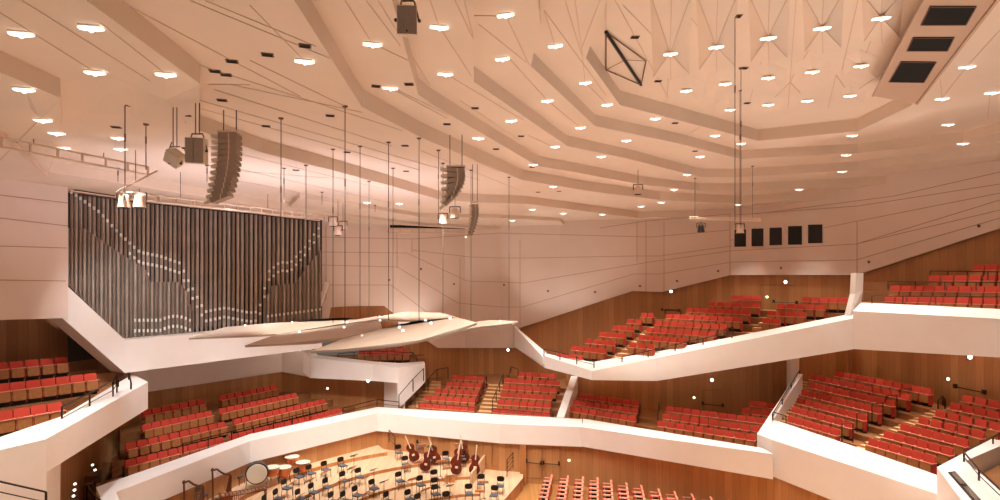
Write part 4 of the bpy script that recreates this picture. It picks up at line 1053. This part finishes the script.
mb = MB(); a, b_ = Z(470, 484, -11.6), Z(484, 464, -11.6); t_ = Vector((.1, 0, 0)); mb.hexa([p+Vector((0, 0, -.2)) for p in (a, a+t_, b_+t_, b_)], [p+Vector((0, 0, .6)) for p in (a, a+t_, b_+t_, b_)], 'stage'); struct('trim_riser_board', mb)
# double basses leaning on stools
def bass_parts():
    prof = [(.0, .0), (.2, .03), (.31, .16), (.33, .32), (.27, .5), (.19, .62), (.2, .74), (.26, .86), (.24, 1.0), (.14, 1.1), (.05, 1.14)]
    body = MB(); n = len(prof)
    fr = [(-w, -.1, z) for w, z in prof]+[(w, -.1, z) for w, z in reversed(prof)]; bk = [(x, .1, z) for x, y, z in fr]; m = len(fr)
    body.solid(fr+bk, [tuple(range(m)), tuple(range(2*m-1, m-1, -1))]+[(i, i+m, (i+1) % m+m, (i+1) % m) for i in range(m)], 'bass')
    nk = MB(); nk.box((0, -.12, 1.2), (.06, .05, .72), 'maple'); nk.lathe([(.05, 1.56), (.03, 1.72)], 'maple', 6, (0, -.12, 0)); 
    br = MB(); br.box((0, -.14, .42), (.16, .05, .12), 'maple'); tp = MB(); tp.box((0, -.12, .22), (.07, .03, .26), 'black')
    ep = MB(); ep.tube((0, 0, 0), (0, 0, -.12), .012, 'steel', 5)
    return [('body', body), ('neck', nk), ('bridge', br), ('tailpiece', tp), ('endpin', ep)]
BP = [(455.5, 468, .15, 0), (474, 467, .1, .1), (455, 459, .2, -.3), (437, 456, -.35, -.2), (416, 455, -.4, .2), (465, 454.5, -.2, -.2), (424, 463, .25, .1)]
BL = ['standing nearest the middle of the riser front', 'standing at the riser corner by the wood edge', 'in the middle of the group', 'with its white neck leaning', 'farthest toward the drums side', 'at the back beside the wall end', 'low at the front next to the music desks']
broot = None
for (x, y, roll, rz), l_ in zip(BP, BL):
    p = on_stage(x, y, .6)+Vector((0, 0, .12)); lab = 'red-brown double bass '+l_
    if broot is None:
        broot = empty('double_bass', p, lab, 'double bass', 'double basses', rz); PARTS[broot.name] = [m.build(n_, broot) for n_, m in bass_parts()]
        broot.rotation_euler = (-.15, roll, rz)
    else: r = copy_thing(broot, p, rz, lab); r.rotation_euler = (-.15, roll, rz)
# timpani
troot = None
for (x, y), l_ in zip(((272, 471), (284, 467), (292, 456.5), (303, 462)), ('next to the bass drum', 'with the widest pale skin', 'at the back by the wall', 'just before the back one')):
    p = on_stage(x, y, .85); lab = 'copper kettledrum with pale skin, '+l_
    if troot is None:
        troot = empty('kettledrum', p, lab, 'kettledrum', 'kettledrums')
        k = MB(); k.lathe([(.1, .3), (.26, .36), (.36, .52), (.39, .8)], 'copper', 16); s_ = MB(); s_.lathe([(.42, .8), (.42, .85), (.4, .87)], 'skin', 16, mats=['steel', 'skin'])
        ps = [k.build('kettle', troot), s_.build('drum_skin', troot)]
        for a in range(3): t = a*2.09; l = MB(); l.tube((.3*math.cos(t), .3*math.sin(t), .6), (.36*math.cos(t), .36*math.sin(t), 0), .02, 'black', 5); ps.append(l.build('leg', troot))
        PARTS[troot.name] = ps
    else: copy_thing(troot, p, 0, lab)
p = on_stage(257, 477, .7); rt = empty('bass_drum', p, 'large black bass drum with white head facing the players', 'bass drum')
mb = MB(); mb.lathe([(.56, -.2), (.58, -.18), (.58, .24), (.56, .26)], 'black', 24, (0, 0, .8), ax='Y'); o1 = mb.build('shell', rt); mb = MB(); mb.lathe([(.5, -.235), (.52, -.21)], 'skin', 24, (0, 0, .8), ax='Y'); mb.build('drum_head', rt)
for s_ in (-1, 1): mb = MB(); mb.tube((s_*.5, -.2, .5), (s_*.55, -.3, 0), .03, 'steel', 6); mb.tube((s_*.5, .2, .5), (s_*.55, .3, 0), .03, 'steel', 6); mb.build('stand_leg', rt)
rt.rotation_euler = (0, 0, .35)
# marimba
p = on_stage(243, 493, .8); rt = empty('marimba', p, 'wooden marimba with a slanted row of brown bars at the stage edge', 'marimba', None, .55)
mb = MB(); n = 24
for k in range(n):
    x = -1.0+2.0*k/(n-1); L = .5-.26*k/(n-1); mb.box((x, 0, .88), (.06, L, .03), 'desk' if k % 2 else 'harp')
mb.build('tone_bars', rt); mb = MB()
for k in range(n): x = -1.0+2.0*k/(n-1); mb.tube((x, 0, .84), (x, 0, .45+.3*k/(n-1)), .024, 'copper', 6)
mb.build('resonators', rt); mb = MB(); mb.box((0, -.3, .84), (2.2, .03, .05), 'harp', rz=.06); mb.box((0, .3, .84), (2.2, .03, .05), 'harp', rz=-.06); mb.build('rails', rt)
for s_ in (-1, 1):
    mb = MB(); mb.box((s_*1.05, 0, .5), (.04, .5, .7), 'harp'); mb.box((s_*1.05, 0, .06), (.05, .7, .1), 'black'); mb.build('leg', rt)
# harps
def harp(px, py, rz, s, label, dz=.9):
    p = on_stage(px, py, dz); rt = empty('concert_harp', p, label, 'harp', None, rz)
    mb = MB(); mb.tube((-.42*s, 0, .1), (-.46*s, 0, 1.7*s), .045, 'harp', 8); mb.lathe([(.07, 1.66*s), (.08, 1.74*s), (.04, 1.8*s)], 'harp', 8, (-.46*s, 0, 0)); mb.build('column', rt)
    mb = MB(); mb.tube((.3*s, 0, .15), (-.0*s+.42*s, 0, 1.3*s), .17*s, 'harp', 8, .07*s); mb.build('soundbox', rt)
    mb = MB(); pts_ = [(-.46*s, 0, 1.68*s), (-.25*s, 0, 1.72*s), (-.02*s, 0, 1.5*s), (.2*s, 0, 1.36*s), (.42*s, 0, 1.32*s)]
    for a, b_ in zip(pts_, pts_[1:]): mb.tube(a, b_, .05, 'harp', 8)
    mb.build('neck', rt); mb = MB(); mb.box((0, 0, .08), (1.0*s, .3, .12), 'harp'); mb.build('base', rt)
    mb = MB()
    for k in range(14):
        t = (k+1)/15; a = Vector((.3*s+.11*s*t, 0, .15+1.1*s*t)); b_ = Vector((-.4*s+.8*s*t, 0, (1.68-.35*t)*s)); mb.tube(a, b_, .004, 'steel', 3)
    mb.build('strings', rt)
harp(222, 483, .5, .95, 'tall dark walnut concert harp against the stage wall')
harp(194, 497, .9, 1.0, 'brown concert harp at the lower left stage corner')
p = on_stage(184, 490, .5); rt = empty('garment_bag', p, 'white and light blue bag standing in the stage corner', 'bag')
mb = MB(); mb.lathe([(.14, 0), (.17, .3), (.15, .8)], 'blue', 10); mb.build('bag_body', rt); mb = MB(); mb.lathe([(.15, .8), (.13, 1.15), (.04, 1.25)], 'paper', 10); mb.build('bag_top', rt)
# conductor podium box on a riser and low wooden box
p = on_stage(450, 478, .2); mb = MB(); mb.box((0, 0, .18), (.6, .4, .36), 'desk'); mb.box((0, 0, .37), (.3, .2, .02), 'paper'); o = tag(mb.build('wooden_box'), 'low light-wood box with white sheet on the bass riser', 'box'); o.location = p

# ---------------------------------------------------------------- light
W = bpy.data.worlds.new('hall'); bpy.context.scene.world = W; W.use_nodes = True
nt = W.node_tree; bg = nt.nodes['Background']; tc = nt.nodes.new('ShaderNodeTexCoord'); sp_ = nt.nodes.new('ShaderNodeSeparateXYZ'); nt.links.new(tc.outputs['Generated'], sp_.inputs[0])
mr = nt.nodes.new('ShaderNodeMapRange'); mr.inputs['From Min'].default_value = -1; mr.inputs['From Max'].default_value = .2; nt.links.new(sp_.outputs['Z'], mr.inputs['Value'])
cr = nt.nodes.new('ShaderNodeValToRGB'); e = cr.color_ramp.elements
e[0].position = 0; e[0].color = (1.1, .9, .76, 1); e[1].position = 1; e[1].color = (.12, .1, .085, 1)  # added ambient fill, brightest from below to lift the ceiling undersides
k_ = e.new(.55); k_.color = (.6, .48, .4, 1)
nt.links.new(mr.outputs[0], cr.inputs['Fac']); nt.links.new(cr.outputs['Color'], bg.inputs['Color']); bg.inputs['Strength'].default_value = .35
def spot(loc, to, energy, col, angle=150, blend=.8, r=.1, name='lamp'):
    l = bpy.data.lights.new(name, 'SPOT'); l.energy = energy; l.color = col; l.spot_size = math.radians(angle); l.spot_blend = blend; l.shadow_soft_size = r
    o = bpy.data.objects.new(name, l); COL.objects.link(o); o.location = loc; o.rotation_euler = (Vector(to)-Vector(loc)).to_track_quat('-Z', 'Y').to_euler()
    return o
for loc, x, y in SPOTS:
    spot(loc+Vector((0, 0, -.3)), loc+Vector((0, 0, -5)), 1700, (1, .94, .86), 64, .8, .12, 'downlight')
# lamps behind the picture side of the hall, over the near seats
for x in (-16, -8, 0, 8, 16):
    for y in (3, 9): spot((x, y, CZ+4.0), (x, y, 0), 1700, (1, .94, .86), 64, .8, .12, 'downlight')
for x, y in ((-21, 21), (-24, 26), (-19, 17)): spot((x, y, CZ+3.9), (x, y+1, 0), 600, (1, .93, .84), 90, .7, .12, 'downlight')  # added lamps without fixtures, brightening the left balcony and its wall
# stage lamps: bright pools on stage and the cool uplight over the canopy
for x, y, z_, tx, ty, tz, en in ((-9, 24, 16.9, -6, 34, 0, 2600), (-3, 25, 16.9, -3, 36, 0, 2600), (-6, 30, 16.9, -9, 38, 1, 2200), (2, 27, 16.9, 4, 40, 3, 1800)):
    spot((x, y, z_), (tx, ty, tz), en*1.6, (1, .95, .88), 60, .6, .1, 'stage spotlight')
for x, y, tx, ty in ((-11, 26, -15, 32), (-10, 30, -12.5, 36), (-7, 34, -9, 41), (-13, 21, -16.5, 26), (-14, 24, -21, 36), (-3, 33, 0, 39)):
    spot((x, y, CZ+4), (tx, ty, 3.5), 2300, (.96, .97, 1), 66, .8, .1, 'added parapet fill')  # added lights without fixtures, whitening the parapet tops on the stage side
for x, y in ((-8.5, 27), (-4.5, 30), (-12, 24)):
    spot((x, y, CZ-1.4), (x-1.5, y+2, CZ+5), 950, (.92, .86, 1.0), 140, 1, .1, 'canopy uplight')

UPW = 370; UPF = 880; UPC = (1, .93, .84)
for x, y, en in ((-16, 10, 1), (-8, 12, 1), (0, 12, 1), (8, 12, 1), (16, 12, 1), (-14, 19, 1), (-6, 22, 1), (2, 20, 1), (9, 20, 1), (-9, 17, 1), (5, 16, 1), (18, 17, 1.1), (20, 12, 1.3), (25, 14, 1.6), (30, 20, 1.4), (14, 23, .9)):
    spot((x, y, 1.6), (x, y+.5, 20), UPW*en, UPC, 116, .6, .15, 'added ceiling fill')  # added fill lights, unseen down in the stalls, brightening the ceiling
for x, y, z_, en in ((-19, 36, -6.5, 1), (-14.5, 43, -6.5, 1), (-6, 45, -5.5, .8), (3, 44.6, -6.2, 1), (7.5, 41, -7.2, .8), (8.5, 34, -8.8, .8), (15, 30, -8.2, .8), (10, 25, -9.5, .8), (-3, 38, -8.9, .7), (20, 36.6, -4.3, .8), (23, 30, -4, .8), (12, 38.5, -7.2, .8), (20.5, 30.5, -5.8, .8), (-24, 28, -2.5, .8)):
    spot((x, y, CZ+z_), (x, y-.8, CZ+6), UPF*en, UPC, 118, .5, .12, 'added soffit fill')  # added floating fill lights, brightening soffits while ceiling risers stay darker

spot((13, 12, 1.6), (6.5, 20, CZ+8), 2200, (1, .93, .83), 62, .9, .15, 'added dome fill')  # added unseen light from the stalls, brightening the dome facets

# ---------------------------------------------------------------- camera
cam = bpy.data.cameras.new('camera'); co = bpy.data.objects.new('camera', cam); COL.objects.link(co)
co.location = (0, 0, CZ); co.rotation_euler = (math.pi/2, 0, 0); cam.sensor_width = 36; cam.lens = F/1000*36; cam.shift_y = .03; cam.clip_start = .1; cam.clip_end = 300
sc = bpy.context.scene; sc.camera = co
sc.view_settings.view_transform = 'Standard'; sc.view_settings.look = 'None'; sc.view_settings.gamma = 1; sc.view_settings.use_curve_mapping = False; sc.view_settings.exposure = -.12
